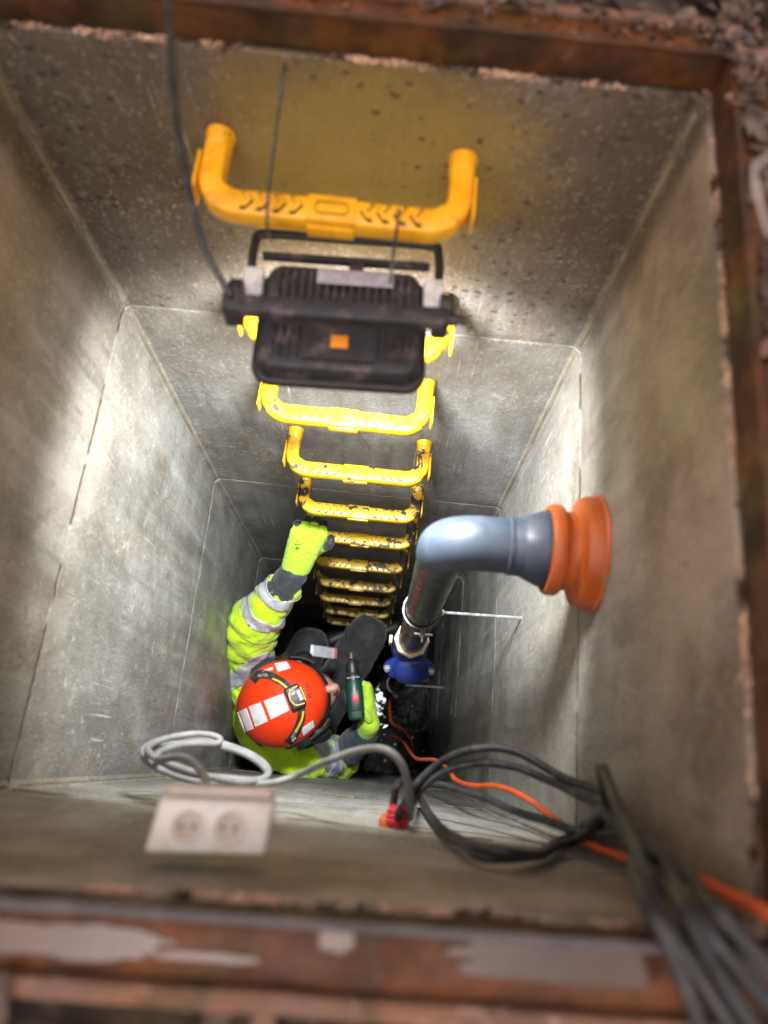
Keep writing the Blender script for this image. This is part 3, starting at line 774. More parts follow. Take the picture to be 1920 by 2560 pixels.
f = MB(); f.box((.012, .041, .0181), (.084, .0165, .0012)); lpart('rating_label', f, m_lab)
f = MB(); f.box((.0, -.030, .0172), (.0185, .0132, .0016)); lpart('orange_badge', f, m_orange_b, bevel=.001)
f = MB(); f.box((0, 0, -.0165), (.146, .090, .002)); lpart('led_panel', f, m_led)
f = MB(); f.box((0, 0, -.0145), (.158, .102, .001)); lpart('reflector', f, m_white)
for s in (-1, 1):
    f = MB(); f.box((s * .099, .028, .004), (.022, .034, .034)); lpart('side_bracket', f, m_white, bevel=.002)
    f = MB(); f.lathe([(.012, 0), (.0135, .002), (.0135, .012), (.011, .015)], (s * .104, .004, .034), (s, 0, 0), 14); lpart('knob', f, m_blk_s)
f = MB(); f.tube(catmull([Vector((-.104, .024, .0)), Vector((-.106, .052, .0)), Vector((-.105, .085, .004)), Vector((-.093, .095, .006)), Vector((0, .0955, .006)), Vector((.093, .095, .006)), Vector((.105, .085, .004)), Vector((.106, .052, .0)), Vector((.104, .024, 0))], 5), .0052, n=10)
lpart('stand_tube', f, m_blk_s)
f = MB(); f.box((0, .070, .004), (.19, .006, .010)); f.box((.012, .062, .006), (.016, .010, .008)); lpart('cross_bar', f, m_blk, bevel=.0015)
f = MB(); f.box((-.004, -.019, .050), (.222, .019, .013)); f.box((-.110, -.016, .040), (.020, .020, .034)); f.box((.104, -.016, .038), (.018, .018, .030)); lpart('handle', f, m_blk, bevel=.0035)
f = MB(); f.lathe([(.006, 0), (.006, .01), (.004, .011), (.004, .02)], (.110, -.016, .045), (1, 0, 0), 12); lpart('lock_screw', f, m_blk_s)
la = bpy.data.lights.new('floodlight_beam', 'AREA'); la.shape = 'RECTANGLE'; la.size = .145; la.size_y = .108; la.spread = R(128); la.energy = LAMP_W; la.color = (.93, .97, 1.0)
lo = bpy.data.objects.new('floodlight_beam', la); C.objects.link(lo); lo.parent = lamp; lo.matrix_parent_inverse = lamp.matrix_basis.inverted()
LL = LM.copy(); LL.translation = LM @ Vector((0, 0, -.0185)); lo.matrix_basis = LL

# cord and cable of the lamp
cd = sweep('thin_rope', catmull([on(617, 128, 1, .640), on(607, 200, 1, .6), at(592, 320, .76), at(580, 420, .745), at(577, 462, .735), at(578, 492, .742), at(585, 520, .775)], 6), .0017, m_cable_d, n=6)
tag(cd, 'thin black rope running from the frame down over the top step iron left of centre', 'rope')
mb = MB(); mb.tube(catmull([at(862, 452, .745), at(859, 475, .727), at(856, 505, .735), at(851, 540, .75), at(846, 580, .765), at(843, 612, .765)], 5), .0017, n=6)
tag(mb.build('black_strap', m_cable_d), 'short black strap looped over the right half of the top step iron', 'strap')
cb = sweep('lamp_cable', catmull([at(352, -60, .46), at(362, 20, .50), at(372, 120, .55), at(378, 220, .60), at(391, 320, .65), at(408, 400, .69), at(425, 480, .72), at(448, 550, .735), at(475, 600, .735), at(500, 640, .735)], 8), .0036, m_cable_d, n=10, wob=.0006)
tag(cb, 'dark grey power cable hanging from the top edge down to the floodlight', 'cable')

# ------------------------------------------------------------------ pipe from the right wall
PY = .2725; PZ = -.92; PX = .072; XR = .2675
pipe = thing('drain_pipe', (XR, PY, PZ), 'grey plastic drain pipe bending down from an orange wall seal to a blue coupling', 'pipe')
sl = MB(); sl.lathe([(.05, .0), (.0775, 0), (.078, .004), (.0745, .007), (.074, .019), (.070, .026), (.060, .029), (.0525, .033), (.0515, .041), (.0525, .045), (.0575, .048), (.060, .052), (.060, .061), (.0575, .066), (.053, .067), (.049, .062)], (XR, PY, PZ), (-1, 0, 0), 40, caps=False); sl.build('wall_seal', m_seal, pipe)
rd = MB(); rd.lathe([(.047, .0), (.0495, .05), (.0505, .070), (.050, .073), (.045, .085), (.0405, .095), (.0385, .098), (.0385, .108), (.0375, .110)], (XR, PY, PZ), (-1, 0, 0), 36, caps=False); rd.build('reducer', m_pvc, pipe)
xs = XR - .104
eb = MB(); br = .047; pr = .0365; zc = PZ
pa = [Vector((xs, PY, zc)), Vector((xs - .012, PY, zc))] + [Vector((PX + br - br * math.sin(R(a)), PY, zc - br + br * math.cos(R(a)))) for a in range(0, 91, 9)] + [Vector((PX, PY, zc - br - .02))]
eb.tube(pa, pr, n=28, up=(0, 1, 0)); eb.build('elbow', m_pvc, pipe)
cl_ = MB(); cl_.lathe([(pr, 0), (pr + .0022, .002), (pr + .0022, .007), (pr, .009)], (xs - .004, PY, zc), (-1, 0, 0), 32, caps=False); cl_.build('socket_rim', m_pvc, pipe)
dp_ = MB(); dp_.tube([Vector((PX, PY, zc - br - .018)), Vector((PX, PY, -1.5)), Vector((PX, PY, -1.86))], .0335, n=28); dp_.build('down_pipe', m_pvc_s, pipe)
ZG = -1.82
gk = MB(); gk.lathe([(.0345, .012), (.043, .012), (.045, .009), (.045, -.006), (.041, -.012), (.0345, -.012)], (PX, PY, ZG), (0, 0, 1), 8, caps=False, smooth=False); gk.build('gasket_collar', m_cream, pipe, bevel=.001)
gk = MB(); gk.lathe([(.034, .016), (.0385, .016), (.0385, -.002)], (PX, PY, ZG), (0, 0, 1), 28, caps=False); gk.build('inner_collar', m_cream, pipe)
# blue tee coupling below
bl = MB(); bl.lathe([(.040, 0), (.043, -.006), (.043, -.05), (.048, -.055), (.048, -.12), (.043, -.126), (.043, -.2)], (PX, PY, ZG - .013), (0, 0, 1), 30)
fc = Vector((PX + .004, PY - .06, ZG - .10)); fd = Vector((.05, -.62, .78)).normalized()
cp = MB(); cp.v = bl.v[:]; cp.f = bl.f[:]; cp.sm = bl.sm[:]; cp.mi = bl.mi[:]
cp.lathe([(.042, -.05), (.044, .0), (.042, .008), (.036, .016), (.024, .023), (.010, .026), (.001, .0265)], fc, fd, 30)
cp.build('coupling', m_blue, pipe)
e1 = Vector((1, 0, 0)); e1 = (e1 - fd * e1.dot(fd)).normalized()
fl = MB(); n = 36; e2 = fd.cross(e1); pts = []
for k in range(n):
    a = 2 * math.pi * k / n; c_, s_ = math.cos(a), math.sin(a); rr_ = .044 + .024 * max(0, abs(c_) - .55) / .45
    pts.append((c_ * rr_, s_ * min(rr_, .044)))
fl.add([fc + e1 * x + e2 * y - fd * .012 for x, y in pts] + [fc + e1 * x + e2 * y + fd * .001 for x, y in pts], [(i, (i + 1) % n, n + (i + 1) % n, n + i) for i in range(n)] + [tuple(range(n))[::-1], tuple(range(n, 2 * n))])
flo = fl.build('flange', m_blue, pipe, bevel=.002)
for s in (-1, 1):
    b_ = MB(); b_.lathe([(.0095, 0), (.0095, .0015), (.0078, .002), (.0078, .009), (.006, .0105), (.004, .0105), (.004, .014)], fc + e1 * s * .058 + fd * .001, fd, 8, smooth=False); b_.build('bolt', m_silver, pipe)
lug = MB(); lug.box((PX - .052, PY + .0, ZG - .03), (.008, .02, .05)); lug.build('lug', m_cream, pipe, bevel=.001)
d2 = MB(); d2.tube([Vector((PX, PY, ZG - .2)), Vector((PX, PY, -3.9))], .033, n=20); d2.build('lower_pipe', m_pvc_s, pipe)
def bracket(z, y):
    c_ = MB(); n = 24
    ring_ = [Vector((PX + .0375 * math.cos(2 * math.pi * k / n), PY + .0375 * math.sin(2 * math.pi * k / n), z)) for k in range(n)]
    c_.tube(ring_, 1., closed=True, sect=[(-.0018, -.009), (.0018, -.009), (.0018, .009), (-.0018, .009)], up=(0, 0, 1))
    for s in (-1, 1): c_.box((PX + .004, PY - .045, z), (.01, .016, .014))
    c_.build('pipe_clamp', m_blk_s, pipe)
    sc = MB(); sc.tube([Vector((PX - .012, PY - .046, z)), Vector((PX + .024, PY - .046, z))], .0026, n=8); sc.tube([Vector((PX + .004, PY - .062, z)), Vector((PX + .004, PY - .03, z))], .002, n=6); sc.build('clamp_screw', m_silver, pipe)
    x0 = PX + .036; rd_ = MB(); N = 70; rs = [.0032 if k % 2 else .0027 for k in range(N + 1)]
    a = Vector((x0, PY, z)); b = Vector((XR + .012, PY + .004, z)); rd_.tube([a.lerp(b, k / N) for k in range(N + 1)], rs, n=8)
    rd_.build('threaded_rod', m_silver, pipe)
    nu = MB(); nu.lathe([(.0062, 0), (.0062, .006)], (x0 + .001, PY, z), (1, 0, 0), 6, smooth=False); nu.build('nut', m_silver, pipe)
bracket(-1.42, PY); bracket(-3.05, PY)

# ------------------------------------------------------------------ cables on the front wall
hub = on(858, 1768, 1, -.078)
st = thing('conduit_stub', hub, 'orange conduit stub in the front wall with a red taped cable bundle', 'conduit')
up_ = (at(862, 1718, hub.length * .93) - hub).normalized()
mb = MB(); a = hub + Vector((-.0, -.03, -.02)); mb.lathe([(.016, -.03), (.017, .0), (.0155, .003), (.011, .003)], hub + Vector((-.006, -.004, -.01)), Vector((0, 1, .5)), 24); mb.build('conduit', m_seal, st)
mb = MB(); pts = [];
for k in range(50):
    a_ = k * .42; pts.append(hub + up_ * (.0004 * k - .008) + (up_.orthogonal().normalized() * math.cos(a_) + up_.cross(up_.orthogonal().normalized()) * math.sin(a_)) * (.0125 - .00003 * k))
mb.tube(pts, .0036, n=6); mb.lathe([(.0105, -.012), (.0115, .0), (.0115, .012), (.010, .016)], hub, up_, 16); mb.build('red_tape', m_red_tape, st)

HD = hub.dot(Vector((CR[0][2], CR[1][2], CR[2][2])))
gc = [at(*p) for p in ((885, 1765, HD), (884, 1712, HD * .95), (872, 1660, HD * .93), (850, 1628, HD * .93), (815, 1616, HD * .94), (760, 1625, HD * .96), (700, 1648, HD * .98), (650, 1672, .99), (590, 1690, .985), (520, 1692, .985),
      (440, 1690, .98), (370, 1672, .985), (318, 1645, 1.0), (310, 1618, 1.04), (350, 1598, 1.08), (420, 1594, 1.10), (500, 1612, 1.09), (560, 1640, 1.06), (580, 1668, 1.02), (555, 1684, .99), (480, 1680, .97), (400, 1668, .965), (340, 1640, .975),
      (322, 1618, 1.0), (370, 1606, 1.05), (450, 1606, 1.08), (530, 1630, 1.06), (572, 1660, 1.03), (572, 1680, 1.0), (520, 1690, .97), (450, 1676, .95), (380, 1656, .95), (325, 1630, .96), (325, 1610, .99), (380, 1590, 1.03), (440, 1586, 1.06),
      (474, 1594, 1.07), (466, 1606, 1.06), (400, 1608, 1.02), (345, 1624, .98), (345, 1640, .95), (395, 1636, .9), (430, 1660, .82), (448, 1700, .72), (456, 1745, .62), (458, 1760, .575))]
coil = sweep('extension_cable', catmull(gc, 7), .0047, m_cable_g, n=12, wob=.001)
tag(coil, 'light grey extension cable coiled loosely at the lower left of the shaft', 'cable')
# socket block at the cable's end
so = at(460, 1775, .565)
sz = (-ray(460, 1775).normalized() + Vector((0, -.08, .0))).normalized(); sx_ = Vector((.99, .0, 0)); sx_ = (sx_ - sz * sx_.dot(sz)).normalized()
sx_ = (Matrix.Rotation(R(2.5), 3, sz) @ sx_).normalized(); sy_ = sz.cross(sx_)
SM = Matrix((sx_, sy_, sz)).transposed().to_4x4(); SM.translation = so
sock = thing('socket_block', so, 'dirty white double power socket on the front edge of the shaft', 'power socket')
def spart(name, mb, mat, **k):
    mb.v = [tuple(SM @ Vector(p)) for p in mb.v]; return mb.build(name, mat, sock, **k)
mb = MB(); w0, h0 = .047, .0215
vs = [(-w0, -h0, .012), (w0 - .006, -h0, .012), (w0 - .002, h0 * .7, .012), (-w0 + .006, h0 * .7, .012), (-w0 + .001, -h0 - .001, -.03), (w0 + .001, -h0, -.03), (w0 + .003, h0 + .003, -.036), (-w0 + .006, h0 + .003, -.036)]
mb.add(vs, [(0, 1, 2, 3), (7, 6, 5, 4), (0, 4, 5, 1), (1, 5, 6, 2), (2, 6, 7, 3), (3, 7, 4, 0)]); spart('housing', mb, m_sock, bevel=.003, seg=3)
mb = MB(); mb.box((.003, h0 + .0005, -.010), (.080, .008, .028)); spart('dirty_top', mb, m_sock_t, bevel=.003)
for s in (-1, 1):
    mb = MB(); mb.lathe([(.0125, .0118), (.0125, .0138), (.0112, .0146), (.0102, .0138), (.0098, .0128)], (s * .0155 - .003, -.003, 0), (0, 0, 1), 28, caps=False); spart('socket_ring', mb, m_sock)
    mb = MB(); mb.lathe([(.0001, .0123), (.0096, .0123), (.0100, .0128)], (s * .0155 - .003, -.003, 0), (0, 0, 1), 28, caps=False); spart('socket_well', mb, m_sock_t)
    mb = MB()
    for q in (-1, 1): mb.lathe([(.0001, .0127), (.0016, .0127), (.0016, .0124)], (s * .0155 - .003 + q * .0045, -.003, 0), (0, 0, 1), 10, caps=False)
    spart('pin_hole', mb, m_blk_s)

mb = MB(); mb.lathe([(.0026, .0118), (.0026, .0130), (.0018, .0133)], (-.003, .012, 0), (0, 0, 1), 10); spart('screw', mb, m_silver)

# black cables
BL = [
 ([(852, 1775, 1.0), (850, 1735, .97), (857, 1700, .95), (880, 1690, .94), (905, 1725), (940, 1775), (1000, 1825), (1080, 1852), (1160, 1850), (1230, 1825), (1290, 1790, .75), (1310, 1750, .73), (1297, 1700, .69), (1292, 1674, .67), (1308, 1690, .64), (1340, 1770, .57), (1390, 1870, .49), (1450, 1990, .43), (1530, 2120, .415), (1620, 2280, .40)],
  'black cable looping low from the conduit and over the lower right corner, outermost loop'),
 ([(866, 1775, 1.0), (872, 1740, .97), (895, 1700, .97), (940, 1655, .97), (1000, 1624, .95), (1070, 1615, .93), (1140, 1635, .90), (1210, 1675, .86), (1265, 1702, .80), (1310, 1720, .74), (1350, 1780, .62), (1410, 1850, .54), (1480, 1930, .465), (1550, 2010, .43), (1620, 2100, .42), (1720, 2230, .40)],
  'black cable arching highest above the others from the conduit to the right'),
 ([(874, 1775, 1.0), (885, 1735, .98), (925, 1690, .97), (980, 1660, .96), (1050, 1648, .94), (1120, 1660, .91), (1190, 1690, .87), (1250, 1715, .80), (1300, 1740, .73), (1335, 1790, .61), (1375, 1880, .50), (1420, 1980, .435), (1475, 2100, .415), (1540, 2240, .40)],
  'black cable arching just beneath the highest one'),
 ([(930, 1690, 1.16), (990, 1705, 1.1), (1050, 1725, 1.04), (1120, 1755, .96), (1190, 1775, .88), (1260, 1795, .80), (1310, 1790, .72), (1370, 1810, .62), (1450, 1870, .52), (1530, 1940, .445), (1600, 2010, .425), (1700, 2110, .41)],
  'wrinkled black cable along the right wall below the orange hose'),
 ([(862, 1775, 1.0), (866, 1745, .97), (900, 1705), (915, 1735), (950, 1785), (1010, 1830), (1090, 1848), (1170, 1838), (1235, 1805), (1280, 1770, .75), (1315, 1755, .70), (1350, 1800, .62), (1390, 1850, .55), (1455, 1950, .45), (1540, 2080, .42), (1650, 2230, .40)],
  'black cable looping low from the conduit, inner of the two low loops'),
]
for pts, lb in BL:
    o = sweep('black_cable', [p + Vector((noise.noise(p * 9 + Vector((len(lb), 0, 0))), noise.noise(p * 9 + Vector((0, len(lb), 0))), 0)) * .013 * min(1, max(0, (p.z + 1.) * 3)) for p in catmull([(fw(*p) if len(p) == 2 else at(*p)) for p in pts], 7)], .0052, m_cable_b, n=10, wob=.001)
    tag(o, lb, 'cable', 'black cables from the conduit')
# orange corrugated hose
hp = catmull([at(*p) for p in ((845, 1590, 2.9), (868, 1600, 2.6), (890, 1630, 2.1), (905, 1640, 1.85), (940, 1642, 1.65), (968, 1662, 1.5), (985, 1685, 1.4), (1020, 1697, 1.28), (1070, 1698, 1.18), (1120, 1715, 1.08), (1180, 1755, .96), (1230, 1795, .87), (1290, 1830, .76), (1365, 1858, .67), (1430, 1875, .60), (1520, 1905, .53), (1580, 1935, .495), (1640, 1962, .455), (1740, 2010, .425))], 22)
rs = [(.0047 if k % 2 else .0038) for k in range(len(hp))]
mb = MB(); mb.tube(hp, rs, n=12); tag(mb.build('corrugated_hose', m_hose), 'orange corrugated hose climbing the right wall to the lower right corner', 'hose')
sm = sweep('red_wire', catmull([at(*p) for p in ((850, 1480, 3.4), (842, 1520, 3.4), (846, 1560, 3.3), (870, 1575, 3.2), (888, 1600, 3.0), (892, 1630, 2.8))], 6), .005, m_hose, n=8)
tag(sm, 'thin red wire curving over the dark pit water beside the drill', 'wire')

# ================================================================== the worker
person = thing('person', on(640, 1500, 2, -3.6), 'worker in orange red helmet and yellow jacket climbing in the shaft, drill in one hand', 'person')
V = Vector
SL, SR = at(520, 1442, 2.38), at(652, 1632, 2.42)
EL, WL = at(548, 1348, 2.20), at(633, 1240, 2.03)
ER, WR = at(735, 1640, 2.62), at(790, 1580, 2.38)
fwd = V((.86, .50, 0)).normalized()
NB = (SL + SR) / 2 + V((.0, 0, .05)) - fwd * .03; lft = V((-.5, .86, 0)).normalized()
PC = NB + V((.05, .03, -.55))
HL, HR = PC + lft * .09 + V((0, 0, -.05)), PC - lft * .09 + V((0, 0, -.05))
KR = at(792, 1372, 2.80); KL = at(668, 1395, 2.98)
FR_, FL_ = V((KR.x - .03, KR.y + .04, KR.z - .43)), V((KL.x - .01, KL.y + .06, KL.z - .43))
# head frame
hF = V((.83, .32, .50)).normalized(); hL = V((-.36, .93, 0)); hL = (hL - hF * hL.dot(hF)).normalized(); hU = hF.cross(hL)
HM = Matrix((hF, hL, hU)).transposed(); HC = at(611, 1517, 2.19) + V((.87, .335, 0)) * .064 + V((-.008, -.006, 0))
hp_ = lambda x, y, z: HC + HM @ V((x, y, z))
def wrinkle(amp, s1=16, s2=40):
    return lambda p: amp * (noise.noise(p * s1) * .7 + .5 * noise.noise(V((p.x * s2, p.y * s2 * .5, p.z * s2))) )
def fold(amp, axis_a, axis_b, fr=95):
    ax = (axis_b - axis_a).normalized()
    return lambda p: amp * (abs(noise.noise(V((p.dot(ax) * fr * .35, p.x * 9, p.y * 9)))) - .25) + amp * .35 * noise.noise(p * 30)

# --- body: one skin with the face
b = MB()
b.ell(hp_(-.012, 0, .02), (.098, .077, .10), HM, 24)
b.ell(hp_(.034, 0, -.04), (.064, .06, .068), HM, 20)                  # jaw and cheeks
b.ell(hp_(.068, 0, -.092), (.022, .024, .018), HM, 14)               # chin
for s in (-1, 1):
    b.ell(hp_(.055, s * .036, -.03), (.030, .024, .024), HM, 14)     # cheekbones
    b.ell(hp_(.076, s * .028, .015), (.014, .022, .008), HM, 12)     # brow
    b.ell(hp_(.0, s * .078, -.02), (.016, .008, .028), HM, 12)       # ear
b.cap(hp_(.080, 0, .004), hp_(.114, 0, -.030), .010, .0125)          # nose
for s in (-1, 1): b.ell(hp_(.103, s * .012, -.034), (.010, .008, .008), HM, 10)
b.ell(hp_(.084, 0, -.058), (.012, .022, .0065), HM, 12); b.ell(hp_(.081, 0, -.069), (.012, .019, .007), HM, 12)
b.cap(hp_(-.02, 0, -.06), NB + V((0, 0, -.04)), .052, .06)
b.cap(SL, EL, .05, .042); b.cap(EL, WL, .04, .028); b.cap(SR, ER, .05, .042); b.cap(ER, WR, .04, .028)
b.cap(SL, SR, .055, .055); b.ell((NB + PC) / 2 + V((0, 0, .05)), (.11, .155, .27), Matrix((fwd, lft, V((0, 0, 1)))).transposed(), 20)
b.ell(PC, (.11, .15, .12), Matrix((fwd, lft, V((0, 0, 1)))).transposed(), 18)
b.cap(HL, KL, .075, .052); b.cap(KL, FL_, .05, .036); b.cap(HR, KR, .075, .052); b.cap(KR, FR_, .05, .036)
b.cap(FL_ + V((0, 0, -.05)), FL_ + fwd * .13 + V((0, 0, -.062)), .03, .022); b.cap(FR_ + V((0, 0, -.05)), FR_ + fwd * .13 + V((0, 0, -.062)), .03, .022)
fuse(b, 'body', m_skin, .0055, 3, person)
for s in (-1, 1):
    e = MB(); e.ell(hp_(.079, s * .029, .001), (.010, .012, .008), HM, 12); e.build('eye', m_eye, person)
    e = MB(); e.cap(hp_(.088, s * .016, .018), hp_(.080, s * .042, .020), .0035, .0025); e.build('eyebrow', m_hair, person)
e = MB(); e.ell(hp_(.0865, 0, -.060), (.0115, .020, .0045), HM, 12); e.ell(hp_(.0845, 0, -.068), (.0105, .0175, .005), HM, 12); e.build('lips', m_lips, person)

# --- jacket
j = MB()
TR = Matrix((fwd, lft, V((0, 0, 1)))).transposed()
j.ell((NB + PC) / 2 + V((0, 0, .06)), (.135, .175, .30), TR, 28)
j.ell(NB + V((0, 0, -.10)), (.115, .185, .11), TR, 24)
j.cap(SL, EL, .088, .080); j.cap(EL, EL.lerp(WL, .32), .079, .064); j.cap(EL.lerp(WL, .32), EL.lerp(WL, .72), .064, .050)
j.cap(SR, ER, .088, .074); j.cap(ER, ER.lerp(WR, .35), .06, .052)
j.cap(SL, NB, .07, .07); j.cap(SR, NB, .07, .07)
fA = fold(.012, SL, WL, 110)
def jw(p):
    return .017 * (abs(noise.noise(V((p.x * 16 + p.y * 20, p.y * 12 - p.x * 10, p.z * 10)))) - .2) + .004 * (abs(noise.noise(V((p.x * 34, p.y * 30 + p.z * 12, p.z * 30)))) - .2) + .005 * noise.noise(p * 15)
jacket = fuse(j, 'jacket', m_hv, .006, 3, person, jw)
def band(name, src, cuts, mat, off=.0022, near=None, parent=person):
    """strip of cloth cut from a garment between planes, lifted off it"""
    bm = bmesh.new(); bm.from_mesh(src.data)
    for co, no in cuts:
        bmesh.ops.bisect_plane(bm, geom=bm.verts[:] + bm.edges[:] + bm.faces[:], dist=1e-6, plane_co=co, plane_no=no, clear_outer=True)
    if near:
        kill = [f for f in bm.faces if not near(f.calc_center_median())]
        bmesh.ops.delete(bm, geom=kill, context='FACES')
    bm.normal_update()
    for v in bm.verts: v.co += v.normal * off
    r_ = bmesh.ops.extrude_face_region(bm, geom=bm.faces[:])
    for v in [g for g in r_['geom'] if isinstance(g, bmesh.types.BMVert)]: v.co += v.normal * .0012
    bmesh.ops.recalc_face_normals(bm, faces=bm.faces)
    me = bpy.data.meshes.new(name); bm.to_mesh(me); bm.free(); me.materials.clear(); me.materials.append(mat)
    for p in me.polygons: p.use_smooth = True
    return link_mesh(name, me, parent)
def limb_band(src, a, b, t0, t1, mat, name='reflective_band', rad=.11, off=.0022):
    d = (b - a).normalized(); p0 = a.lerp(b, t0); p1 = a.lerp(b, t1)
    return band(name, src, [(p1, d), (p0, -d)], mat, off, lambda c: (c - (a + d * (c - a).dot(d))).length < rad)
limb_band(jacket, EL, WL, .24, .40, m_refl); limb_band(jacket, EL, WL, .60, .74, m_refl)
limb_band(jacket, SR, ER, .30, .52, m_refl)
# back band and dark yoke over the shoulder blades
upn = V((0, 0, 1))
def octo(c, r, n=14): return [(c + V((math.cos(2 * math.pi * k / n), math.sin(2 * math.pi * k / n), 0)) * r, V((math.cos(2 * math.pi * k / n), math.sin(2 * math.pi * k / n), 0))) for k in range(n)]
OC = V((HC.x, HC.y, 0)) - V((.83, .32, 0)) * .035
back = [(OC + V((.83, .32, 0)) * .03, V((.83, .32, 0)).normalized())]
P0 = at(518, 1466, 2.36); sn = V((-.50, .86, 0)).normalized()
band('reflective_band', jacket, [(P0 + sn * .010, sn), (P0 - sn * .030, -sn), (V((0, 0, NB.z - .2)), -upn), (V((HC.x - .06, HC.y, 0)), V((1, 0, 0)))], m_refl, .0022)
yk = band('yoke', jacket, octo(OC + V((-.008, -.006, 0)), .152) + back + [(OC - lft * .07, -lft), (V((0, 0, NB.z - .2)), -upn)], m_petrol, .0055)
band('reflective_band', jacket, [(NB + V((0, 0, -.30)), upn), (NB + V((0, 0, -.35)), -upn)], m_refl, .0022, lambda c: (c - V((NB.x, NB.y, c.z))).length < .22)
band('reflective_band', jacket, [(SR + fwd * .10, fwd), (SR + fwd * .055, -fwd), (NB + V((0, 0, -.22)), -upn)], m_refl, .0022, lambda c: (c - SR).dot(lft) < .08)
for t0_, a_, b_ in ((.62, SL, EL), (.05, EL, WL)):
    limb_band(jacket, a_, b_, t0_, t0_ + .012, m_hv_d, 'seam', .13, .0012)
limb_band(jacket, SR, ER, .62, .635, m_hv_d, 'seam', .13, .0012)
# collar
cm_ = MB(); n = 30; ringv = []; prof = ((.078, -.035), (.083, .0), (.078, .035), (.070, .036), (.072, .0), (.07, -.035))
CB = NB.lerp(HC, .35); cax = (HC - NB).normalized(); cu = (fwd - cax * fwd.dot(cax)).normalized(); cv = cax.cross(cu)
for (r_, h_) in prof:
    for k in range(n):
        a_ = 2 * math.pi * k / n; ringv.append(CB + cu * math.cos(a_) * (r_ + .02 * (h_ > 0) * max(0, math.cos(a_))) + cv * math.sin(a_) * (r_ + .008) + cax * h_ * (1 - .25 * math.cos(a_)))
cm_.add(ringv, [(i * n + k, i * n + (k + 1) % n, ((i + 1) % 6) * n + (k + 1) % n, ((i + 1) % 6) * n + k) for i in range(6) for k in range(n)], True)
cm_.build('collar', m_petrol, person)
lap = MB()
for s in (1, -1):
    o = NB + fwd * .085 + lft * s * .065 + V((0, 0, .02))
    lap.add([o, o + fwd * .055 + lft * s * .01 + V((0, 0, -.04)), o + fwd * .06 - lft * s * .05 + V((0, 0, -.04)), o - lft * s * .05 + V((0, 0, .012)),
             o + V((0, 0, -.01)), o + fwd * .055 + lft * s * .01 + V((0, 0, -.05)), o + fwd * .06 - lft * s * .05 + V((0, 0, -.05)), o - lft * s * .05],
            [(0, 1, 2, 3), (7, 6, 5, 4), (0, 4, 5, 1), (1, 5, 6, 2), (2, 6, 7, 3), (3, 7, 4, 0)])
lap.build('collar_flap', m_petrol, person, bevel=.003)
# sleeves' dark ends
sl_ = MB(); sl_.cap(EL.lerp(WL, .70), WL, .045, .041); fuse(sl_, 'cuff', m_char, .005, 2, person, lambda p: .006 * (abs(noise.noise(V((p.dot((WL - EL).normalized()) * 45, p.x * 8, p.y * 8)))) - .2))
sl_ = MB(); sl_.cap(ER.lerp(WR, .30), WR, .056, .046); fuse(sl_, 'cuff', m_petrol, .005, 2, person, lambda p: .007 * (abs(noise.noise(V((p.dot((WR - ER).normalized()) * 40, p.x * 8, p.y * 8)))) - .2))
# chest patch with red tab
q0, q1 = at(668, 1404, 2.36), at(724, 1412, 2.40)
ca = (q1 - q0).normalized(); cb_ = V((0, 0, 1)).cross(ca).normalized()
pt = MB(); M_ = Matrix((ca, cb_, ca.cross(cb_))).transposed().to_4x4(); M_.translation = (q0 + q1) / 2; pt.T = M_
pt.box((0, 0, 0), (.085, .036, .006)); pt.T = Matrix(); pto = pt.build('chest_patch', m_refl, person, bevel=.001)
for k in range(7):
    s_ = MB(); s_.T = M_; s_.box((.002, -.016 + .0053 * k, .0035), (.07, .0014, .0016)); s_.T = Matrix(); s_.build('stripe', m_blk_s, pto)
s_ = MB(); s_.T = M_; s_.box((.046, 0, .001), (.010, .034, .010)); s_.T = Matrix(); s_.build('red_tab', simple('red_fabric', (.4, .07, .06), None, 30, .7), pto, bevel=.001)
# --- trousers and boots
t_ = MB(); t_.ell(PC + V((0, 0, -.01)), (.13, .165, .14), TR, 20)
t_.cap(HL, KL, .095, .075); t_.cap(KL, FL_, .073, .06); t_.cap(HR, KR, .095, .080); t_.cap(KR, FR_, .074, .06)
fuse(t_, 'trousers', m_trous, .008, 3, person, lambda p: .012 * (abs(noise.noise(V((p.x * 22, p.y * 14, p.z * 22)))) - .22) + .003 * noise.noise(p * 50))
for f_ in (FL_, FR_):
    bt = MB(); bt.cap(f_ + V((0, 0, .02)), f_ + V((0, 0, -.04)), .055, .05); bt.cap(f_ + V((0, 0, -.05)), f_ + fwd * .17 + V((0, 0, -.06)), .045, .04)
    fuse(bt, 'boot', m_blk_s, .008, 3, person)
kp = MB(); kd = (KL - HL).normalized()
kp.ell(KL + V((0, -.01, .05)), (.06, .05, .03), TR, 16); kp.build('knee_pad', m_char, person)

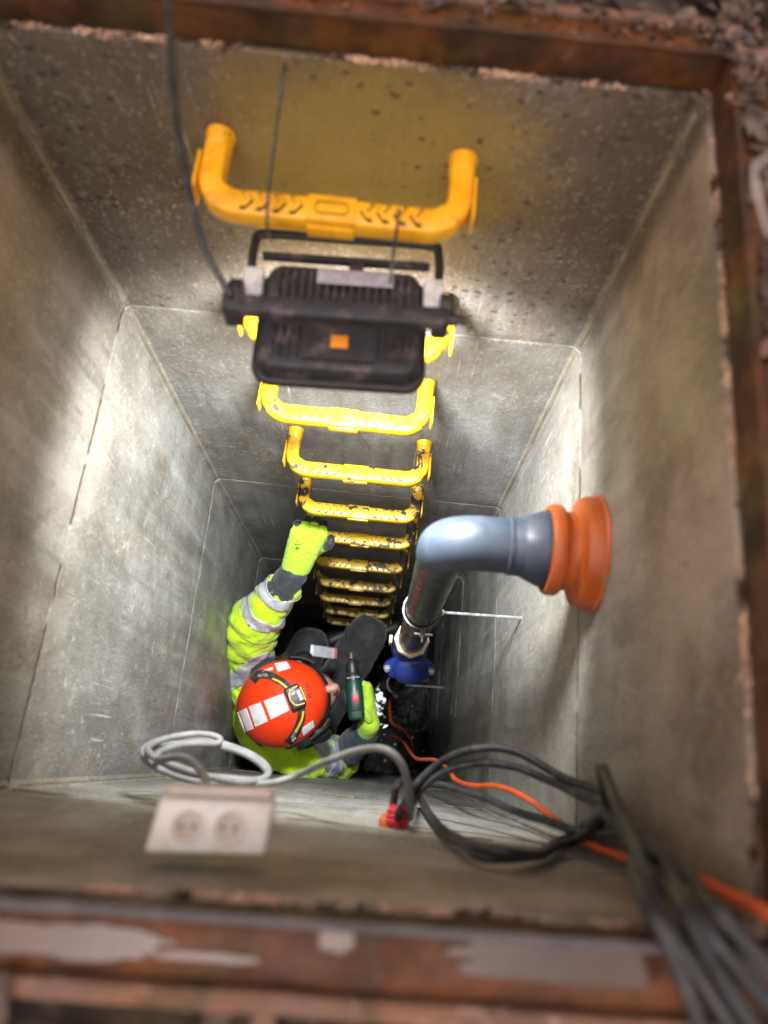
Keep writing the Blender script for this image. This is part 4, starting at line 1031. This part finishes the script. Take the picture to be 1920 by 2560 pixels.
# --- gloves: palm and five separate bent fingers each
def glove(W_, palm_pts, fingers, label=None):
    g = MB()
    for a_, b_, ra, rb in palm_pts: g.cap(a_, b_, ra, rb)
    root = fuse(g, 'glove', m_glove, .0032, 3, person, lambda p: .0012 * noise.noise(p * 90))
    for fpts, rs_ in fingers:
        f = MB(); cp_ = catmull(fpts, 4); nn = len(cp_)
        rl = [rs_[0] + (rs_[1] - rs_[0]) * k / (nn - 1) for k in range(nn)]
        for k in range(1, len(fpts) - 1): rl[k * 4] *= 1.07             # knuckles
        f.tube(cp_, rl, n=12); f.ell(cp_[-1], (rl[-1],) * 3, n=12); f.ell(cp_[0], (rl[0],) * 3, n=12)
        cut = int(nn * .38)
        f.mi = [0] * len(f.f)
        me_ = f.mesh('finger', [m_glove, m_glove_k])
        base = V(fpts[0])
        for p in me_.polygons:
            p.use_smooth = True
            if (p.center - base).length > (V(fpts[1]) - base).length * (1.75 if len(fpts) == 4 else .95): p.material_index = 1
        link_mesh('finger', me_, root)
    return root
# raised hand closed over step iron 6
bx, by, bz_ = at(668, 1160, 1.94).x, YB - .089, ZR[5]
K = V((bx, by, bz_)); xa = V((1, 0, 0))
kn = [K + xa * o + V((0, .002 + dz, .036 + dz)) for o, dz in ((-.034, -.004), (-.012, .003), (.011, .003), (.033, -.002))]
wr_ = WL + (K - WL) * .22
palm = [(wr_, kn[1], .033, .019), (wr_, kn[2], .033, .019), (wr_ - xa * .012, kn[0], .03, .018), (wr_ + xa * .012, kn[3], .03, .018), (WL, wr_, .031, .032), (kn[0], kn[3], .011, .011)]
fing = []
for q, ln in zip(kn, (.85, 1., 1.03, .95)):
    fing.append(([q, q + V((.001, .022 * ln, .002)), q + V((.001, .034 * ln, -.022)), q + V((0, .028 * ln, -.050)), q + V((0, .012, -.064 * ln))], (.0128, .0098)))
th0 = wr_.lerp(kn[3], .2) + xa * .016
fing.append(([th0, th0 + V((.024, .030, -.006)), K + V((.054, -.026, .014)), K + V((.058, -.006, .016))], (.0145, .0105)))
gl = glove(WL, palm, fing)
gb = bvh_of(gl)
# print on the glove's back: snowflake under a small triangle
def line_dec(name, a_, b_, w_, parent, mat, bvh):
    a2 = V((*a_, 0)); b2 = V((*b_, 0)); d = (b2 - a2).normalized(); nrm = V((-d.y, d.x, 0)) * w_
    return decal(name, [(a2 - nrm)[:2], (b2 - nrm)[:2], (b2 + nrm)[:2], (a2 + nrm)[:2]], bvh, mat, parent, n=3, off=.0006, th=.0004, m=1)
s0 = c5(672, 305)
for a_ in (0, 60, 120):
    dx, dy = math.cos(R(a_)) * 6, math.sin(R(a_)) * 6
    line_dec('print', (s0[0] - dx, s0[1] - dy), (s0[0] + dx, s0[1] + dy), .55, gl, m_ink, gb)
t0 = c5(675, 268); tri = [(t0[0], t0[1] - 6), (t0[0] + 6, t0[1] + 4), (t0[0] - 6, t0[1] + 4)]
for k in range(3): line_dec('print', tri[k], tri[(k + 1) % 3], .45, gl, m_ink, gb)

# drill: axis along +Y, level, seen from above
DA, DB = at(771, 1556, 2.25), at(757, 1404, 2.25)
DB.z = DA.z + .01
dd = (DB - DA).normalized(); dL = (DB - DA).length
drill = thing('cordless_drill', DA, 'dark green cordless drill with red switch held in the lowered glove', 'drill')
mb = MB(); mb.lathe([(.012, 0), (.022, .004), (.026, .015), (.027, .05), (.027, .10), (.024, .118), (.021, .126)], DA, dd, 24); mb.build('motor_housing', m_drill, drill)
mb = MB(); mb.lathe([(.0235, .120), (.0235, .137), (.021, .142), (.019, .144), (.0185, .172), (.0145, .184), (.010, .189)], DA, dd, 24); mb.build('chuck', m_blk_s, drill)
mb = MB(); mb.lathe([(.0065, .186), (.0065, .192), (.0038, .194), (.0038, .204), (.0025, .206), (.0025, dL)], DA, dd, 8, smooth=False); mb.build('bit', simple('brass_bit', (.5, .36, .16), None, 30, .35, .8), drill)
hd = V((.10, -.12, -1)).normalized(); g0 = DA + dd * .062
mb = MB(); mb.tube([g0 - hd * .005, g0 + hd * .04, g0 + hd * .09, g0 + hd * .12], [.021, .019, .018, .021], n=16); mb.build('grip', m_drill, drill)
mb = MB(); mb.T = Matrix.Translation(g0 + hd * .135); mb.box((0, 0, 0), (.05, .085, .035)); mb.T = Matrix(); mb.build('battery', m_blk_s, drill, bevel=.005)
xd_ = dd.cross(V((0, 0, 1))).normalized(); zd_ = xd_.cross(dd); DMx = Matrix((xd_, dd, zd_)).transposed().to_4x4(); DMx.translation = DA
mb = MB(); mb.T = DMx; mb.box((.002, .066, .0268), (.018, .021, .003)); mb.T = Matrix(); mb.build('red_switch', m_red, drill, bevel=.0008)
mb = MB(); mb.T = DMx; mb.box((.001, .058, .0255), (.026, .062, .003)); mb.T = Matrix(); mb.build('top_panel', m_blk_s, drill, bevel=.001)
for k in range(3):
    mb = MB(); mb.T = DMx; mb.box((.001, .012 + .006 * k, .0245), (.03, .002, .003)); mb.T = Matrix(); mb.build('vent_slot', m_blk_s, drill)
for k in range(9):
    a_ = R(40 + 12.5 * k); mb = MB(); p = DA + dd * .129 + (xd_ * math.cos(a_) + zd_ * math.sin(a_)) * .0236; mb.ell(p, (.0012, .003 if k % 2 else .002, .0012), n=6); mb.build('torque_mark', m_stick, drill)
mb = MB(); mb.tube([g0 + dd * .02 + hd * .03, g0 + dd * .03 + hd * .045, g0 + dd * .024 + hd * .06], .007, n=8); mb.build('trigger', m_red, drill)
# hand on the grip: back of the hand towards +X
gc_ = g0 + hd * .058; sidev = V((1, .1, 0)).normalized()
knr = [gc_ + sidev * .038 + dd * .046 - hd * (.028 - .019 * k) for k in range(4)]
wrr = gc_ + sidev * .034 - dd * .062 + hd * .02
palm = [(wrr, knr[0], .028, .016), (wrr, knr[1], .03, .017), (wrr, knr[2], .03, .017), (wrr, knr[3], .028, .015), (WR.lerp(wrr, .3), wrr, .036, .032), (knr[0], knr[3], .014, .014),
        (gc_ + sidev * .028 - dd * .02 - hd * .01, gc_ + sidev * .03 + dd * .02 - hd * .005, .022, .02)]
fing = []
for q, ln in zip(knr, (1., 1.03, 1., .85)):
    fing.append(([q, q + dd * .012 * ln - sidev * .020, q + dd * .004 - sidev * .045 * ln, q - dd * .02 - sidev * .058 * ln, q - dd * .036 * ln - sidev * .05], (.0115, .0092)))
th0 = wrr - hd * .035 + dd * .01
fing.append(([th0, th0 - hd * .014 + dd * .02 - sidev * .012, gc_ - hd * .030 - sidev * .022 + dd * .0, gc_ - hd * .026 - sidev * .034 + dd * .026], (.014, .0105)))
glove(WR, palm, fing)

# --- helmet
def helmet():
    n = 48; m = 18; vs = []; fs = []
    def pt(t, a, k=1.):
        c, s = math.cos(a), math.sin(a)
        x = .137 * math.sin(t) * c; y = .119 * math.sin(t) * s; z = .118 * math.cos(t)
        if z < 0: x *= 1 + .1 * z / .118; y *= 1 + .1 * z / .118
        rid = math.exp(-((abs(y) - .045) / .006) ** 2) * .0022 * max(0, math.cos(t) + .2)      # two moulded ridges
        rr_ = 1 + rid / .12 + (.035 * max(0, c) ** 6 * max(0, math.sin(t) - .8) / .2)
        return V((x * rr_ * k * 1.07 - .044, y * rr_ * k * 1.07, z * (1 + rid / .12) * k + .026)) * 1
    T = [math.pi * .61 * i / m for i in range(m + 1)]
    for k in (1., .955):
        for t in T:
            for q in range(n): vs.append(HC + HM @ pt(max(t, 1e-3), 2 * math.pi * q / n, k))
    o = (m + 1) * n
    for i in range(m):
        for q in range(n):
            r_ = (q + 1) % n; fs.append((i * n + q, (i + 1) * n + q, (i + 1) * n + r_, i * n + r_)); fs.append((o + i * n + q, o + i * n + r_, o + (i + 1) * n + r_, o + (i + 1) * n + q))
    for q in range(n): r_ = (q + 1) % n; fs.append((m * n + q, o + m * n + q, o + m * n + r_, m * n + r_))
    mb = MB(); mb.add(vs, fs, True); return mb.build('helmet', m_helm, person, auto=60)
hel = helmet(); hb = bvh_of(hel)
def stick(q, mat=m_stick, name='sticker', n=5, off=.0012): return decal(name, [c5(*p) for p in q], hb, mat, hel, n=n, off=off)
stick([(443, 1360), (575, 1312), (618, 1425), (492, 1488)]); stick([(340, 1400), (420, 1370), (470, 1500), (385, 1540)])
stick([(275, 1432), (322, 1412), (370, 1553), (325, 1567)]); stick([(240, 1455), (264, 1440), (312, 1575), (292, 1580)])
stick([(515, 1105), (600, 1092), (625, 1135), (540, 1160)]); stick([(425, 1157), (505, 1130), (508, 1142), (440, 1165)])
stick([(700, 1555), (780, 1497), (788, 1535), (715, 1600)]); stick([(632, 1628), (690, 1585), (686, 1600), (642, 1640)])
text_decal('lettering', 'PETZL', c5(772, 1338), V(c5(748, 1245)) - V(c5(772, 1338)), V(c5(715, 1345)) - V(c5(772, 1338)), 12.5, hb, m_inkb, hel)
# headlamp strap over the helmet
sp = [(365, 1225), (410, 1182), (480, 1188), (560, 1228), (630, 1290), (690, 1380), (702, 1450), (690, 1510), (655, 1590), (600, 1662)]
spc = catmull([V((*c5(*p), 0)) for p in sp], 4)
def strip(name, path, hw, bvh, mat, parent, off=.003):
    mb = MB(); vs = []
    for i, p in enumerate(path):
        t = (path[min(i + 1, len(path) - 1)] - path[max(i - 1, 0)]).normalized(); nn = V((-t.y, t.x, 0)) * hw
        for q, e in ((p - nn, 0), (p - nn, 1), (p + nn, 1), (p + nn, 0)):
            l, no = cast(bvh, q.x, q.y); vs.append(l + no * (off if e else -.001))
    mb.add(vs, [(i * 4 + k, i * 4 + (k + 1) % 4, i * 4 + 4 + (k + 1) % 4, i * 4 + 4 + k) for i in range(len(path) - 1) for k in range(4)]); return mb.build(name, mat, parent)
strip('headlamp_strap', spc, 8.5, hb, m_blk, hel)
strip('strap_stripe', [p for p in catmull([V((*c5(*p), 0)) for p in ((505, 1212), (560, 1238), (615, 1285))], 4)], 2., hb, m_hl_y, hel, .0042)
strip('strap_stripe', [p for p in catmull([V((*c5(*p), 0)) for p in ((712, 1430), (700, 1490), (660, 1570))], 4)], 2., hb, m_hl_y, hel, .0042)
stb = hb
text_decal('strap_lettering', 'PETZL', c5(408, 1203), V(c5(495, 1192)) - V(c5(408, 1203)), V(c5(402, 1170)) - V(c5(408, 1203)), 8., hb, m_stick, hel, .0042)
text_decal('strap_lettering', 'PETZL', c5(640, 1618), V(c5(690, 1530)) - V(c5(640, 1618)), V(c5(612, 1590)) - V(c5(640, 1618)), 8., hb, m_stick, hel, .0042)
# headlamp
hlp, hln = cast(hb, *c5(655, 1338)); pa_, _ = cast(hb, *c5(690, 1420)); pb_, _ = cast(hb, *c5(620, 1255))
hx = (pb_ - pa_).normalized(); hx = (hx - hln * hx.dot(hln)).normalized(); hy = hln.cross(hx)
HLM = Matrix((hx, hy, hln)).transposed().to_4x4(); HLM.translation = hlp + hln * .002
def hpart(name, mb, mat, **k):
    mb.v = [tuple(HLM @ V(p)) for p in mb.v]; return mb.build(name, mat, hel, **k)
mb = MB(); mb.box((0, 0, .010), (.068, .044, .022)); hpart('headlamp', mb, m_blk_s, bevel=.006, seg=3)
mb = MB(); mb.box((.0, -.013, .022), (.034, .015, .004)); hpart('lens', mb, m_lens, bevel=.002)
for dx in (-.010, 0, .010):
    mb = MB(); mb.lathe([(.0038, 0), (.0045, .0012), (.003, .002)], (dx, -.013, .0238), (0, 0, 1), 10); hpart('led', mb, m_stick)
for pts in ([(-.026, -.017), (-.022, .006), (-.008, .015), (.010, .015), (.022, .006), (.026, -.017)],):
    mb = MB(); mb.tube(catmull([V((x, y, .0225)) for x, y in pts], 4), .0019, n=6); hpart('yellow_trim', mb, m_hl_y)
mb = MB(); mb.tube(catmull([V((x, y, .0225)) for x, y in [(-.02, -.0225), (0, -.0235), (.02, -.0225)]], 4), .0018, n=6); hpart('yellow_trim', mb, m_hl_y)
# dark rim of the helmet at the brow
mb = MB(); n = 40; rp = []
for k in range(n + 1):
    a_ = R(-80 + 160 * k / n); rp.append(hp_(-.046 + .138 * math.cos(a_) * (1 + .03 * max(0, math.cos(a_)) ** 4), .119 * math.sin(a_), -.014))
mb.tube(rp, 1., sect=[(-.0025, -.009), (.0025, -.009), (.0025, .008), (-.0025, .008)], up=hU); mb.build('brow_rim', m_blk_s, hel)
# ear defenders on both sides
for s in (1, -1):
    ec = hp_(-.005, s * .112, -.045); ax_ = (hL * s + hU * .25).normalized()
    mu = thing('ear_muff', (0, 0, 0), None, None) if False else None
    mb = MB(); 
    bs = [(.046, -.02), (.05, -.008), (.05, .006), (.044, .016), (.03, .023), (.012, .026), (.001, .0262)]
    mb.lathe(bs, ec, ax_, 24); M3 = Matrix((hF, hL, hU)).transposed()
    em = mb.build('ear_muff', m_blk_s, person)
    mb = MB(); mb.tube(catmull([hp_(-.03, s * .137, -.05), hp_(-.035, s * .142, -.01), hp_(-.015, s * .132, .025), hp_(.02, s * .122, .03)], 6), 1., sect=[(-.004, -.013), (.004, -.013), (.004, .013), (-.004, .013)], up=hF); mb.build('muff_arm', m_blk_s, em)
    mb = MB(); mb.lathe([(.014, 0), (.016, .004), (.016, .012), (.012, .016), (.005, .017)], hp_(-.075, s * .112, .002), (hL * s + hU * .6), 18); mb.build('pivot_knob', m_blk_s, em)
    mb = MB(); mb.tube(catmull([hp_(-.10, s * .085, .0), hp_(-.07, s * .118, .012), hp_(-.02, s * .131, .016), hp_(.05, s * .112, .006), hp_(.085, s * .085, -.004)], 6), 1., sect=[(-.003, -.010), (.003, -.010), (.003, .010), (-.003, .010)], up=hU); mb.build('muff_band', m_blk, em)
mb = MB(); mb.tube(catmull([hp_(.02, .07, -.06), hp_(.05, .05, -.10), hp_(.06, 0, -.115), hp_(.05, -.05, -.10), hp_(.02, -.07, -.06)], 6), .004, n=6); mb.build('chin_strap', m_blk_s, person)
